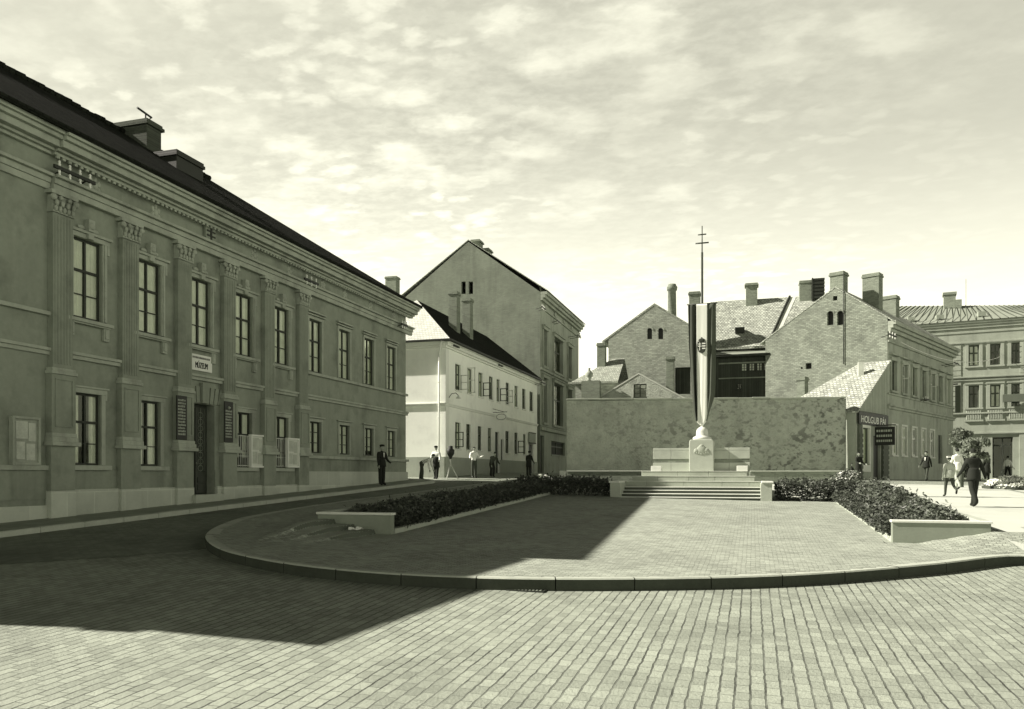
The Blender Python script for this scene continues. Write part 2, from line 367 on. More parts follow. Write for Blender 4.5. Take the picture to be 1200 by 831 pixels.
M['clockface'] = pm('pale_boards', .34, pat=1, size=(.14, 30), axes='yz', mortar=.01, mv=.55, cvar=.12, var=.2, bump=.4, bdist=.01)
M['poleiron'] = pm('flagpole_paint', .06, bump=.05, rough=.5)

def translucent(m, f):
    nt = m.node_tree; L = nt.links.new; bs = [q for q in nt.nodes if q.type == 'BSDF_PRINCIPLED'][0]; out = [q for q in nt.nodes if q.type == 'OUTPUT_MATERIAL'][0]
    t = nt.nodes.new('ShaderNodeBsdfTranslucent'); L(bs.inputs['Base Color'].links[0].from_socket, t.inputs[0]); mx = nt.nodes.new('ShaderNodeMixShader'); mx.inputs[0].default_value = f
    L(bs.outputs[0], mx.inputs[1]); L(t.outputs[0], mx.inputs[2]); L(mx.outputs[0], out.inputs[0])
translucent(M['flagwhite'], .12); translucent(M['leafpale'], .3)
def rubble_nodes():
    """the rubble wall: patches where the render has dropped off show dark field stones"""
    m = M['rubble']; nt = m.node_tree; L = nt.links.new
    sc = [q for q in nt.nodes if q.type == 'VECT_MATH' and q.operation == 'SCALE'][0]
    geo = [q for q in nt.nodes if q.type == 'NEW_GEOMETRY'][0]
    src = sc.inputs['Scale'].links[0].from_socket
    mp = nt.nodes.new('ShaderNodeMapping'); mp.inputs['Scale'].default_value = (1, 1, 1.35); L(geo.outputs['Position'], mp.inputs[0])
    def noise(scale, det, rough, dist, lo, hi, to):
        q = nt.nodes.new('ShaderNodeTexNoise'); L(mp.outputs[0], q.inputs['Vector']); q.inputs['Scale'].default_value = scale; q.inputs['Detail'].default_value = det; q.inputs['Roughness'].default_value = rough; q.inputs['Distortion'].default_value = dist
        r = nt.nodes.new('ShaderNodeMapRange'); r.interpolation_type = 'SMOOTHSTEP'; L(q.outputs[0], r.inputs['Value']); r.inputs['From Min'].default_value = lo; r.inputs['From Max'].default_value = hi; r.inputs['To Min'].default_value = 0; r.inputs['To Max'].default_value = to; return r.outputs[0]
    def mul(op, x, y, z=None):
        q = nt.nodes.new('ShaderNodeMath'); q.operation = op; q.use_clamp = True
        for i, w in enumerate((x, y, z)):
            if w is None: continue
            if isinstance(w, float): q.inputs[i].default_value = w
            else: L(w, q.inputs[i])
        return q.outputs[0]
    stones = noise(2.7, 2.0, .45, .08, .515, .665, 1.0)
    small = noise(5.6, 3, .5, .05, .52, .72, .8)
    where = noise(.35, 2, .5, 0, .36, .60, 1.0)
    sx = nt.nodes.new('ShaderNodeSeparateXYZ'); L(geo.outputs['Position'], sx.inputs[0]); gr = nt.nodes.new('ShaderNodeMapRange'); L(sx.outputs[0], gr.inputs['Value']); gr.inputs['From Min'].default_value = -9.5; gr.inputs['From Max'].default_value = 2.0; gr.inputs['To Min'].default_value = .28; gr.inputs['To Max'].default_value = 1.1
    msk = mul('MAXIMUM', stones, small); msk = mul('MULTIPLY', msk, gr.outputs[0]); msk = mul('MULTIPLY', msk, mul('MULTIPLY_ADD', where, .55, .42))
    mu = nt.nodes.new('ShaderNodeMath'); mu.operation = 'MULTIPLY'; L(msk, mu.inputs[0]); mu.inputs[1].default_value = .62
    iv = nt.nodes.new('ShaderNodeMath'); iv.operation = 'SUBTRACT'; iv.inputs[0].default_value = 1; L(mu.outputs[0], iv.inputs[1])
    fm = nt.nodes.new('ShaderNodeMath'); fm.operation = 'MULTIPLY'; L(src, fm.inputs[0]); L(iv.outputs[0], fm.inputs[1])
    L(fm.outputs[0], sc.inputs['Scale'])
rubble_nodes()

# ------------------------------------------------------------------ ground, road, plaza
def S(x, a, b):
    t = max(0, min(1, (x - a) / (b - a))); return t * t * (3 - 2 * t)
def inside(x, y, poly):
    c = False; j = len(poly) - 1
    for i in range(len(poly)):
        xi, yi = poly[i]; xj, yj = poly[j]
        if (yi > y) != (yj > y) and x < (xj - xi) * (y - yi) / (yj - yi) + xi: c = not c
        j = i
    return c
def sheet(name, mat, xs, ys, hf, keep=None):
    vs = [(x, y, hf(x, y)) for y in ys for x in xs]; nx = len(xs); fs = []
    for j in range(len(ys) - 1):
        for i in range(nx - 1):
            if keep and not keep((xs[i] + xs[i+1]) / 2, (ys[j] + ys[j+1]) / 2): continue
            fs.append((j*nx+i, j*nx+i+1, (j+1)*nx+i+1, (j+1)*nx+i))
    used = sorted({i for f in fs for i in f}); mp = {k: q for q, k in enumerate(used)}
    me = bpy.data.meshes.new(name); me.from_pydata([vs[k] for k in used], [], [[mp[i] for i in f] for f in fs]); me.materials.append(mat)
    o = bpy.data.objects.new(name, me); COL.objects.link(o); o['kind'] = 'structure'
    return o
def rng(a, b, st):
    n = max(1, round((b - a) / st)); return [a + (b - a) * i / n for i in range(n + 1)]

sheet('ground', M['setts'], [-900, -400, -150, -80] + rng(-50, 60, 1.0) + [90, 200, 500, 900], [-300, -100, -30] + rng(-15, 95, 1.0) + [150, 400, 1200], G)
# the smooth roadway that runs between the museum and the plaza
road_edge = [(-40, 8.2), (-12, 9.6), (-10.6, 11.2), (-9.6, 13), (-8.7, 15), (-8.2, 30), (-8.6, 41.5), (-15.0, 41.5), (-15.0, 6), (-40, 6)]
def smooth_closed(pts, n=4):
    out = []
    for i in range(len(pts)):
        p0, p1, p2, p3 = (Vector(pts[(i+k) % len(pts)]) for k in (-1, 0, 1, 2))
        for j in range(n):
            t = j / n
            q = .5 * ((2*p1) + (-p0+p2)*t + (2*p0-5*p1+4*p2-p3)*t*t + (-p0+3*p1-3*p2+p3)*t**3); out.append((q.x, q.y))
    return out
def poly_sheet(name, mat, pts, hf, lift, cut=None):
    """fill an outline and drape it on the ground"""
    bm = bmesh.new(); vs = [bm.verts.new((x, y, 0)) for x, y in pts]; bm.faces.new(vs)
    xs = [p[0] for p in pts]; ys = [p[1] for p in pts]
    for ax, lo, hi in ((0, min(xs), max(xs)), (1, min(ys), max(ys))):
        for q in rng(lo, hi, 1.0)[1:-1]:
            co = [0, 0, 0]; co[ax] = q; no = [0, 0, 0]; no[ax] = 1
            bmesh.ops.bisect_plane(bm, geom=bm.verts[:] + bm.edges[:] + bm.faces[:], plane_co=co, plane_no=no)
    bmesh.ops.triangulate(bm, faces=bm.faces[:])
    for v in bm.verts: v.co.z = hf(v.co.x, v.co.y) + lift
    bmesh.ops.recalc_face_normals(bm, faces=bm.faces[:])
    if sum(f.normal.z for f in bm.faces) < 0: bmesh.ops.reverse_faces(bm, faces=bm.faces[:])
    me = bpy.data.meshes.new(name); bm.to_mesh(me); bm.free(); me.materials.append(mat)
    o = bpy.data.objects.new(name, me); COL.objects.link(o); o['kind'] = 'structure'; return o
poly_sheet('roadway', M['road'], road_edge, G, .006)

KH = .17
kerb_px = [(373, 600.5), (335, 604.5), (296, 612), (262, 622), (243, 633), (243, 644), (262, 656), (300, 666), (350, 675), (410, 682), (480, 687.5), (560, 691), (640, 692.5), (720, 692.5), (800, 691.5), (880, 689.5), (960, 685.5), (1040, 679), (1110, 672), (1183, 663)]
kerb_line = [PG(px, py) for px, py in kerb_px]
kerb_line = [(-11.5, 38.2), (-12.0, 27.0), (-12.25, 21.5)] + kerb_line[2:] + [(5.2, 15.6), (6.6, 17.2), (8.0, 20), (9.2, 24.5), (10.4, 33)]
def resample(pts, st, dense=6):
    d = []
    for i in range(len(pts) - 1):
        p0 = Vector(pts[max(i-1, 0)]); p1 = Vector(pts[i]); p2 = Vector(pts[i+1]); p3 = Vector(pts[min(i+2, len(pts)-1)])
        for j in range(dense):
            t = j / dense; d.append(.5 * ((2*p1) + (-p0+p2)*t + (2*p0-5*p1+4*p2-p3)*t*t + (-p0+3*p1-3*p2+p3)*t**3))
    d.append(Vector(pts[-1])); out = [d[0]]; acc = 0
    for a, b in zip(d, d[1:]):
        l = (b - a).length
        while acc + l >= st:
            t = (st - acc) / l; a = a + (b - a) * t; out.append(a.copy()); l = (b - a).length; acc = 0
        acc += l
    out.append(d[-1]); return out
kl = resample(kerb_line, .22)
def plaza_rise(X, Y):
    """the ground at both ends of the planters lies higher; curved steps lead up to it"""
    out = 0.0
    for side in (0, 1):
        x = (X - 2.75) if side else (-7.15 - X); yw = 16.75 if side else 14.6
        away = max(0.0, yw - Y)
        w = .035 + .05 * away if not side else .5
        r = 0
        for k in range(3):
            xk = .14 + k * .45 + .22 * away ** 1.6
            r += .09 * S(x, xk, xk + w)
        fade = 1 - S(away, .6, 2.0)
        back = 1 - S(Y, 18, 27) if side else (1 - S(Y, 14.5, 16.5)) * (1 - S(-X, 8.5, 9.35))
        if r * fade * back > .001:
            dk = math.sqrt(min((X - p.x)**2 + (Y - p.y)**2 for p in kl)); out += r * fade * back * S(dk, .2, 1.1)
    return out
def plaza_h(X, Y): return G(X, Y) + KH + plaza_rise(X, Y)
plaza_poly = [(p.x, p.y) for p in kl] + [(10.4, 38.2)]
pxs = rng(-12.9, -9.0, .1) + rng(-8.95, -6.9, .05) + rng(-6.8, 2.6, .2) + rng(2.65, 4.6, .05) + rng(4.7, 11, .2)
pys = rng(9.3, 12.5, .1) + rng(12.55, 17.2, .05) + rng(17.4, 38.2, .3)
def step_zone(x, y, m=1.0): return ((x + 7.95) / (1.15 * m)) ** 2 + ((y - 14.58) / (1.25 * m)) ** 2 < 1 and y < 14.60 or ((x - 3.55) / (1.15 * m)) ** 2 + ((y - 16.68) / (1.25 * m)) ** 2 < 1 and y < 16.70
def inset_ok(x, y):
    if step_zone(x, y, .93): return False
    return inside(x, y, plaza_poly) and min((x - p.x)**2 + (y - p.y)**2 for p in kl) > .17**2
sheet('plaza', M['plaza'], pxs, pys, plaza_h, inset_ok)
so = sheet('curved_steps', M['stepstone'], rng(-9.15, -6.75, .02), rng(13.25, 14.59, .03), lambda x, y: plaza_h(x, y) + .004, step_zone); so.data.materials.append(M['sign_riser_shade'])
for p in so.data.polygons: p.material_index = int(p.normal.z < .80); p.use_smooth = False  # steep riser faces take a darker material: their shade put into the colour
sheet('curved_steps', M['plaza'], rng(2.35, 4.75, .03), rng(15.35, 16.69, .03), lambda x, y: plaza_h(x, y) + .004, step_zone)
def kerb(name, pts, width, h, lift, hf, mats, seg=4, side=1):
    mb = MB()
    n = len(pts)
    nor = []
    for i in range(n):
        t = (pts[min(i+1, n-1)] - pts[max(i-1, 0)]).normalized(); nor.append(Vector((-t.y, t.x)) * side)
    for s in range(0, n - 1, seg):
        e = min(s + seg, n - 1); dj = random.uniform(-.004, .004)
        for i in range(s, e):
            a, b = pts[i], pts[i+1]
            if i == s: a = a + (b - a) * .03
            if i == e - 1: b = b - (b - a) * .03
            ai, bi = a + nor[i]*width, b + nor[i+1]*width
            za, zb = hf(a.x, a.y), hf(b.x, b.y)
            q = .02
            ao, bo = a + nor[i]*q, b + nor[i+1]*q
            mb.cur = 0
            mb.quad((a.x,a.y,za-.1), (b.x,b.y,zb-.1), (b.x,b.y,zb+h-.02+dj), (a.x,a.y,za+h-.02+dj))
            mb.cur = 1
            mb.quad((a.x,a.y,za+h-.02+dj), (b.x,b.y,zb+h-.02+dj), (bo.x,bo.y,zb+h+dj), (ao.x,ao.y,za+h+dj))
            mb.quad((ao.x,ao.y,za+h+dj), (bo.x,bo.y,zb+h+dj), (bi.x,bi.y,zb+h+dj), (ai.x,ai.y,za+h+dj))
            if i in (s, e - 1):
                c, ci, zc_ = (a, ai, za) if i == s else (b, bi, zb)
                mb.cur = 0; mb.quad((c.x,c.y,zc_-.1), (ci.x,ci.y,zc_-.1), (ci.x,ci.y,zc_+h-.01), (c.x,c.y,zc_+h-.01))
    o = mb.build(name, mats, fix=False)
    bm = bmesh.new(); bm.from_mesh(o.data)
    for f in bm.faces:
        if f.material_index == 1 and f.normal.z < 0: f.normal_flip()
    bm.to_mesh(o.data); bm.free()
    o['kind'] = 'structure'; return o
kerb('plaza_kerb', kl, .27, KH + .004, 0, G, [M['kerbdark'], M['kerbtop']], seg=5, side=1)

# pavement in front of the museum, its end rounded
PK = -15.0
pv = [(-40, 4.0), (PK, 4.0)] + [(PK, y) for y in rng(6, 35.6, 1.6)] + [(PK - 1.6 * (1 - math.cos(t)), 35.6 + 2.0 * math.sin(t)) for t in (R(22), R(45), R(68), R(90))] + [(-40, 37.6)]
poly_sheet('pavement', M['pave'], pv, G, .125)
pk = [Vector(p) for p in pv[1:-1]]; pk = resample([(p.x, p.y) for p in pk] + [(-19, 37.6)], .3)
kerb('pavement_kerb', [p + Vector((.12, 0)) for p in pk], .2, .13, 0, G, [M['kerbtop'], M['kerbtop']], seg=4, side=1)
poly_sheet('side_street', M['street_glare'], [(4.4, 16.9), (4.35, 16.2), (4.55, 15.75), (5.2, 16.0), (6.6, 17.6), (7.8, 20.2), (8.9, 24.6), (10.0, 33), (10.1, 38), (-8.3, 38), (-8.3, 29.5), (4.6, 29.5)], plaza_h, .006)  # paler sheet over the plaza, its glare put into the colour
poly_sheet('far_street', M['street_glare'], [(-11.4, 38.4), (10.4, 38.4), (10.6, 30), (60, 30), (60, 47.5), (20, 47.5), (14, 44.5), (5.5, 44.5), (-11.4, 41.6)], G, .010)
def gz(X, Y):
    if X < PK and Y < 37.6: return G(X, Y) + .125
    if inside(X, Y, plaza_poly): return plaza_h(X, Y)
    return G(X, Y)

# ------------------------------------------------------------------ windows
def win(parent, f, u0, u1, z0, z1, d=-.12, frame=None, curt=.7, bars='cross', bar=.05, glass=True, casing=None, room=.4, trans=.62, surround=None):
    """part 'window' (casing and surround) with sub-parts frame, pane, curtain"""
    w, h = u1 - u0, z1 - z0; frame = frame or M['woodframe']
    s = MB()
    if surround: surround(s, u0, u1, z0, z1)
    else:
        f.box(s, u0 - .05, u1 + .05, .0, .06, z0 - .09, z0 + .0)
    o = s.build('window', casing or M['trim'], parent, bevel=.008)
    fr = MB(); b = bar
    f.box(fr, u0, u0 + b, d - .05, d, z0, z1); f.box(fr, u1 - b, u1, d - .05, d, z0, z1)
    f.box(fr, u0 + b, u1 - b, d - .05, d, z0, z0 + b); f.box(fr, u0 + b, u1 - b, d - .05, d, z1 - b, z1)
    uc = (u0 + u1) / 2
    if bars in ('cross', 'cross2'):
        zt = z0 + h * trans
        f.box(fr, u0 + b, u1 - b, d - .045, d + .012, zt - b * .6, zt + b * .6)
        f.box(fr, uc - b * .65, uc + b * .65, d - .048, d + .006, z0 + b, zt - b * .6); f.box(fr, uc - b * .55, uc + b * .55, d - .048, d + .004, zt + b * .6, z1 - b)
        if bars == 'cross2':
            zl = z0 + h * trans * .5
            f.box(fr, u0 + b, uc - b * .65, d - .04, d - .004, zl - .013, zl + .013); f.box(fr, uc + b * .65, u1 - b, d - .04, d - .004, zl - .013, zl + .013)
    elif bars == 'many':
        f.box(fr, uc - b * .6, uc + b * .6, d - .048, d + .004, z0 + b, z1 - b)
        for k in (1, 2):
            zl = z0 + h * k / 3
            f.box(fr, u0 + b, uc - b * .6, d - .04, d - .004, zl - .015, zl + .015); f.box(fr, uc + b * .6, u1 - b, d - .04, d - .004, zl - .015, zl + .015)
    fr.build('frame', frame, o)
    if glass:
        g = MB(); g.quad(f.W(u0 + .01, d - .03, z0 + .01), f.W(u1 - .01, d - .03, z0 + .01), f.W(u1 - .01, d - .03, z1 - .01), f.W(u0 + .01, d - .03, z1 - .01)); g.build('pane', GLASS, o)
    if curt:
        c = MB(); dd = d - .05
        gapw = w * (1 - curt) * random.uniform(.3, 1.0)
        lo = z0 + h * random.choice((0, 0, 0, .0, .18))
        for a, bb in ((u0, uc - gapw / 2), (uc + gapw / 2, u1)):
            n = 10
            pts = [(a + (bb - a) * i / n, dd +   .010 * math.sin(i * 2.1 + a * 7)) for i in range(n + 1)]
            for (ua, da), (ub, db) in zip(pts, pts[1:]):
                c.quad(f.W(ua, da, lo), f.W(ub, db, lo), f.W(ub, db, z1), f.W(ua, da, z1))
        c.build('curtain', M['curtain'], o)
    return o

# ------------------------------------------------------------------ the museum
XM = -16.5
FM = Fac(XM, 0, 0, 1, 1, 0)
E = EYE
mus = thing('museum_building', 'long two-storey classical building with pilasters, dark roof and cornice, its street front in shade', 'building', (XM - 6, 24, G(XM, 24)))
def fu(px): return FM.uz(px)[0]
Y_far = fu(475.5); Y_ris0 = fu(57); Y_ris1 = fu(357); Y_low = 9.8; Y_near = 5.0
ZCOR = E + 8.02
up = [102, 174, 234, 285, 329, 369, 403, 432, 458]
holes = []; wins = []
for i, px in enumerate(up):
    u = fu(px); wins.append((u - .47, u + .47, E + 4.02, E + 6.07, 'up', i))
    if i == 2: continue
    if i < 5: wins.append((u - .44, u + .44, E + .24, E + 2.09, 'low', i))
    else: wins.append((u - .43, u + .43, E + .84, E + 2.07, 'wing', i))
lw = [(8.2, 'up'), (8.2, 'low'), (13.1, 'up')]
du = fu(236.5); door = (du - .62, du + .62, E - .62, E + 2.2)
base = MB()
FM.wall(base, Y_low, Y_far, E - 3.5, ZCOR, [w[:4] for w in wins] + [door], depth=.30)
FM.wall(base, Y_near, Y_low, E - 3.5, ZCOR - 1.5, [], depth=.3)
# the other three sides
base.quad((XM, Y_far, E-3.5), (XM-13, Y_far, E-3.5), (XM-13, Y_far, ZCOR+.35), (XM, Y_far, ZCOR+.35))
base.quad((XM-13, Y_low, E-3.5), (XM-13, Y_far, E-3.5), (XM-13, Y_far, ZCOR+.35), (XM-13, Y_low, ZCOR+.35)); base.quad((XM-13, Y_near, E-3.5), (XM-13, Y_low, E-3.5), (XM-13, Y_low, ZCOR-.6), (XM-13, Y_near, ZCOR-.6)); base.quad((XM, Y_low, ZCOR), (XM, Y_far, ZCOR), (XM, Y_far, ZCOR+.35), (XM, Y_low, ZCOR+.35))
base.quad((XM, Y_near, E-3.5), (XM-13, Y_near, E-3.5), (XM-13, Y_near, ZCOR-1.3), (XM, Y_near, ZCOR-1.3))
base.quad((XM, Y_low, ZCOR-1.3), (XM-13, Y_low, ZCOR-1.3), (XM-13, Y_low, ZCOR), (XM, Y_low, ZCOR))
base.build('wall', M['museum'], mus, fix=False)
mb = MB()                                                       # darker dado between plinth and ground floor windows
FM.box(mb, Y_ris0, door[0], .0, .025, E - .40, E + .14); FM.box(mb, door[1], Y_ris1, .0, .025, E - .40, E + .14)
FM.box(mb, Y_ris1, Y_far, .0, .025, E + .10, E + .62); FM.box(mb, Y_low, Y_ris0, 0, .02, E - .6, E + .14)
mb.build('dado', M['museum_low'], mus)
mb = MB()
FM.box(mb, Y_ris0, door[0] - .02, .0, .10, E - 2.2, E - .38); FM.box(mb, door[1] + .02, Y_ris1, .0, .10, E - 2.2, E - .38)
FM.box(mb, Y_ris1, Y_far, .0, .12, E - 2.2, E + .12); FM.box(mb, Y_low, Y_ris0, 0, .06, E - 2.4, E - .75)
mb.build('plinth', M['plinth'], mus, bevel=.01)
def cornice(mb, y0, y1, zt, d0):
    for a, b, c, e in ((.10, -1.06, -.90, 0), (.14, -.90, -.76, 0), (.24, -.76, -.68, 0), (.14, -.20, -.12, 0), (.24, -.12, -.05, 0), (.40, -.05, .12, 0), (.50, .12, .22, 0), (.58, .22, .34, 0)):
        FM.box(mb, y0 - (a if False else 0), y1, 0, a + d0, zt + b, zt + c)
mb = MB(); cornice(mb, Y_low, Y_ris0 - .01, ZCOR, -.03); cornice(mb, Y_ris0, Y_far + .45, ZCOR, .06); cornice(mb, Y_near - .1, Y_low - .01, ZCOR - 1.62, -.03)
y = Y_ris0 + .05
while y < Y_far:
    FM.box(mb, y, y + .09, .15, .21, ZCOR - .27, ZCOR - .205); y += .18
mb.build('cornice', M['trim'], mus, bevel=.012)
mb = MB()
for a, b in ((Y_low, Y_ris0), (Y_ris0, Y_ris1), (Y_ris1, Y_far + .08)):
    dd = -.03 if b == Y_ris0 else 0
    FM.box(mb, a, b - .01, 0, .09 + dd, E + 2.92, E + 3.02); FM.box(mb, a, b - .01, 0, .14 + dd, E + 3.02, E + 3.10)
FM.box(mb, Y_ris1, Y_far + .06, 0, .11, E + 3.88, E + 3.99)
FM.box(mb, Y_ris1, Y_far + .1, 0, .14, E + .62, E + .74)
FM.box(mb, Y_low, Y_ris0 - .02, 0, .10, E + 3.88, E + 3.98); FM.box(mb, Y_low, Y_ris0 - .02, 0, .10, E + .1, E + .22)
mb.build('string_course', M['trim'], mus, bevel=.01)
# windows with their surrounds
def sur_up(s, u0, u1, z0, z1):
    t = .15
    for a, b in ((u0 - t, u0), (u1, u1 + t)):
        FM.box(s, a, b, 0, .055, z0, z1); FM.box(s, a + .04, b - .04, .055, .085, z0, z1)
    FM.box(s, u0 - t, u1 + t, 0, .07, z1, z1 + .12); FM.box(s, u0 - t - .10, u1 + t + .10, 0, .055, z1 - .22, z1 - .0) if False else None
    FM.box(s, u0 - t - .08, u0 - t, 0, .06, z1 - .25, z1 + .12); FM.box(s, u1 + t, u1 + t + .08, 0, .06, z1 - .25, z1 + .12)
    FM.box(s, u0 - t - .12, u1 + t + .12, 0, .13, z1 + .12, z1 + .19)
    uc = (u0 + u1) / 2
    FM.box(s, uc - .09, uc + .09, .0, .15, z1 + .0, z1 + .12); FM.box(s, uc - .10, uc + .10, 0, .17, z1 + .19, z1 + .50)
    s.ball(FM.W(uc, .15, z1 + .34), .07, .11, .10)
    for q in (-.22, .22): s.ball(FM.W(uc + q, .03, z1 + .27), .05, .13, .06)
    FM.box(s, u0 - t - .12, u1 + t + .12, 0, .17, z0 - .13, z0 - .04); FM.box(s, u0 - t - .06, u1 + t + .06, 0, .12, z0 - .17, z0 - .13)
    for uu in (u0 - .10, u1 + .10):
        FM.box(s, uu - .09, uu + .09, 0, .09, z0 - .5, z0 - .17); FM.box(s, uu - .06, uu + .06, .09, .12, z0 - .44, z0 - .2)
def sur_low(s, u0, u1, z0, z1):
    t = .13
    FM.box(s, u0 - t, u0, 0, .05, z0, z1); FM.box(s, u1, u1 + t, 0, .05, z0, z1); FM.box(s, u0 - t, u1 + t, 0, .065, z1, z1 + .13)
    FM.box(s, u0 - t - .06, u0 - t, 0, .05, z1 - .14, z1 + .13); FM.box(s, u1 + t, u1 + t + .06, 0, .05, z1 - .14, z1 + .13)
    FM.box(s, u0 - t - .08, u1 + t + .08, 0, .10, z1 + .13, z1 + .18); FM.box(s, u0 - t - .12, u1 + t + .12, 0, .15, z0 - .13, z0 - .01)
def sur_wing(s, u0, u1, z0, z1):
    t = .11
    FM.box(s, u0 - t, u0, 0, .05, z0, z1); FM.box(s, u1, u1 + t, 0, .05, z0, z1); FM.box(s, u0 - t, u1 + t, 0, .06, z1, z1 + .11); FM.box(s, u0 - t - .1, u1 + t + .1, 0, .11, z1 + .14, z1 + .19)
def sur_wup(s, u0, u1, z0, z1):
    sur_wing(s, u0, u1, z0, z1); FM.box(s, u0 - .2, u1 + .2, 0, .13, z1 + .24, z1 + .30)
for u0, u1, z0, z1, k, i in wins:
    sf = {'low': sur_low, 'wing': sur_wing, 'up': sur_up if i < 5 else sur_wup}[k]
    win(mus, FM, u0, u1, z0, z1, d=-.07, curt=random.choice((.72, .85, .93, .97)) if k != 'low' else random.choice((.35, .5, .7)), bars='cross2' if k != 'wing' else 'many', surround=sf, bar=.052, trans=.60)
# pilasters
for px in (68, 148, 212, 265, 312, 352):
    u = fu(px); p = MB(); hw = .30
    FM.box(p, u - hw, u + hw, 0, .16, E + 2.62, E + 6.42)
    for k in range(6):                                          # fluting
        a = u - hw + .03 + k * (2 * hw - .06) / 6; FM.box(p, a + .022, a + .075, .16, .173, E + 2.72, E + 6.36)
    FM.box(p, u - .36, u + .36, 0, .19, E + 1.02, E + 2.46)
    for a, b, c, e in ((u - .27, u - .235, E + 1.16, E + 2.36), (u + .235, u + .27, E + 1.16, E + 2.36), (u - .235, u + .235, E + 1.16, E + 1.2), (u - .235, u + .235, E + 2.32, E + 2.36)):
        FM.box(p, a, b, .19, .215, c, e)
    FM.box(p, u - .36, u + .36, 0, .17, E - .40, E + .70)
    po = p.build('pilaster', M['museum'], mus, bevel=.008)
    b = MB(); FM.box(b, u - .39, u + .39, 0, .23, E + 2.46, E + 2.54); FM.box(b, u - .35, u + .35, 0, .20, E + 2.54, E + 2.62); b.build('pedestal_cap', M['trim'], po, bevel=.012); b = MB()
    FM.box(b, u - .43, u + .43, 0, .30, E + .70, E + .80); FM.box(b, u - .39, u + .39, 0, .25, E + .80, E + .92); FM.box(b, u - .37, u + .37, 0, .22, E + .92, E + 1.02)
    b.build('base_moulding', M['trim'], po, bevel=.012)
    b = MB(); FM.box(b, u - .37, u + .37, 0, .19, E - 2.2, E - .40); b.build('pedestal_stone', M['plinth'], po, bevel=.01)
    c = MB(); FM.box(c, u - .31, u + .31, 0, .17, E + 6.42, E + 6.85); FM.box(c, u - .40, u + .40, 0, .23, E + 6.86, E + 6.95); FM.box(c, u - .33, u + .33, 0, .20, E + 6.42, E + 6.47)
    for row, z, n in ((0, 6.52, 5), (1, 6.65, 4)):
        for k in range(n): c.ball(FM.W(u - .25 + .5 * k / (n - 1), .20 + row * .03, E + z), .05, .055, .085, 8, 5)
    for sg in (-1, 1):
        c.ball(FM.W(u + sg * .33, .22, E + 6.77), .07, .09, .085); c.ball(FM.W(u + sg * .13, .23, E + 6.79), .05, .06, .06)
    c.build('capital', M['trim'], po)
# frieze ornaments, part of the front
def ornament(u, z, r):
    b = MB(); b.ball(FM.W(u, .0, z), .06, r * .45, r * .5)
    for k in range(6):
        w = k * math.pi / 3 + .5; b.ball(FM.W(u + r * .62 * math.cos(w), 0, z + r * .8 * math.sin(w)), .045, r * .3, r * .42, 8, 5)
    b.build('frieze_ornament', M['trim'], mus)
for px in (111, 182, 298, 340, 378, 404, 434, 461): ornament(fu(px), E + 7.55, .22)
# voussoirs and keystone over the door
b = MB()
for k in range(-4, 5):
    if k == 0: FM.box(b, du - .12, du + .12, 0, .14, E + 2.22, E + 2.86); continue
    x = du + k * .20; sl = k * .035
    b.hexa([FM.W(x - .085, 0, E + 2.22), FM.W(x + .085, 0, E + 2.22), FM.W(x + .085, .05, E + 2.22), FM.W(x - .085, .05, E + 2.22),
            FM.W(x - .085 + sl, 0, E + 2.74), FM.W(x + .085 + sl, 0, E + 2.74), FM.W(x + .085 + sl, .05, E + 2.74), FM.W(x - .085 + sl, .05, E + 2.74)])
b.build('door_arch', M['museum'], mus, bevel=.008)
d = MB(); FM.box(d, door[0], door[1], -.36, -.30, E - .62, E + 2.2)
for sg in (-1, 1):
    a, bb = (door[0] + .06, du - .03) if sg < 0 else (du + .03, door[1] - .06)
    FM.box(d, a, bb, -.30, -.26, E - .6, E + .08); FM.box(d, a, a + .08, -.30, -.26, E + .08, E + 2.1); FM.box(d, bb - .08, bb, -.30, -.26, E + .08, E + 2.1)
    for z in (-.5, -.26): FM.box(d, a + .09, bb - .09, -.26, -.24, E + z, E + z + .18)
do = d.build('door', M['door'], mus, bevel=.006)
g = MB()
for a, bb in ((door[0] + .15, du - .12), (du + .12, door[1] - .15)):
    for k in range(9):
        z = E + .2 + k * .21; uc = (a + bb) / 2
        for j in range(8):
            w0, w1 = j * math.pi / 4, (j + 1) * math.pi / 4
            g.tube(FM.W(uc + .12 * math.cos(w0), -.285, z + .09 * math.sin(w0)), FM.W(uc + .12 * math.cos(w1), -.285, z + .09 * math.sin(w1)), .011, n=4)
    for uu in (a, (a + bb) / 2, bb): g.tube(FM.W(uu, -.285, E + .1), FM.W(uu, -.285, E + 2.1), .010, n=4)
g.build('grille', M['ironwork'], do)
h = MB(); h.ball(FM.W(du + .05, -.24, E + .35), .03); h.build('handle', M['ironwork'], do)
st = MB(); FM.box(st, door[0] - .05, door[1] + .05, -.3, .32, E - 1.6, E - .62); st.build('door_step', M['stone_m'], mus, bevel=.015)
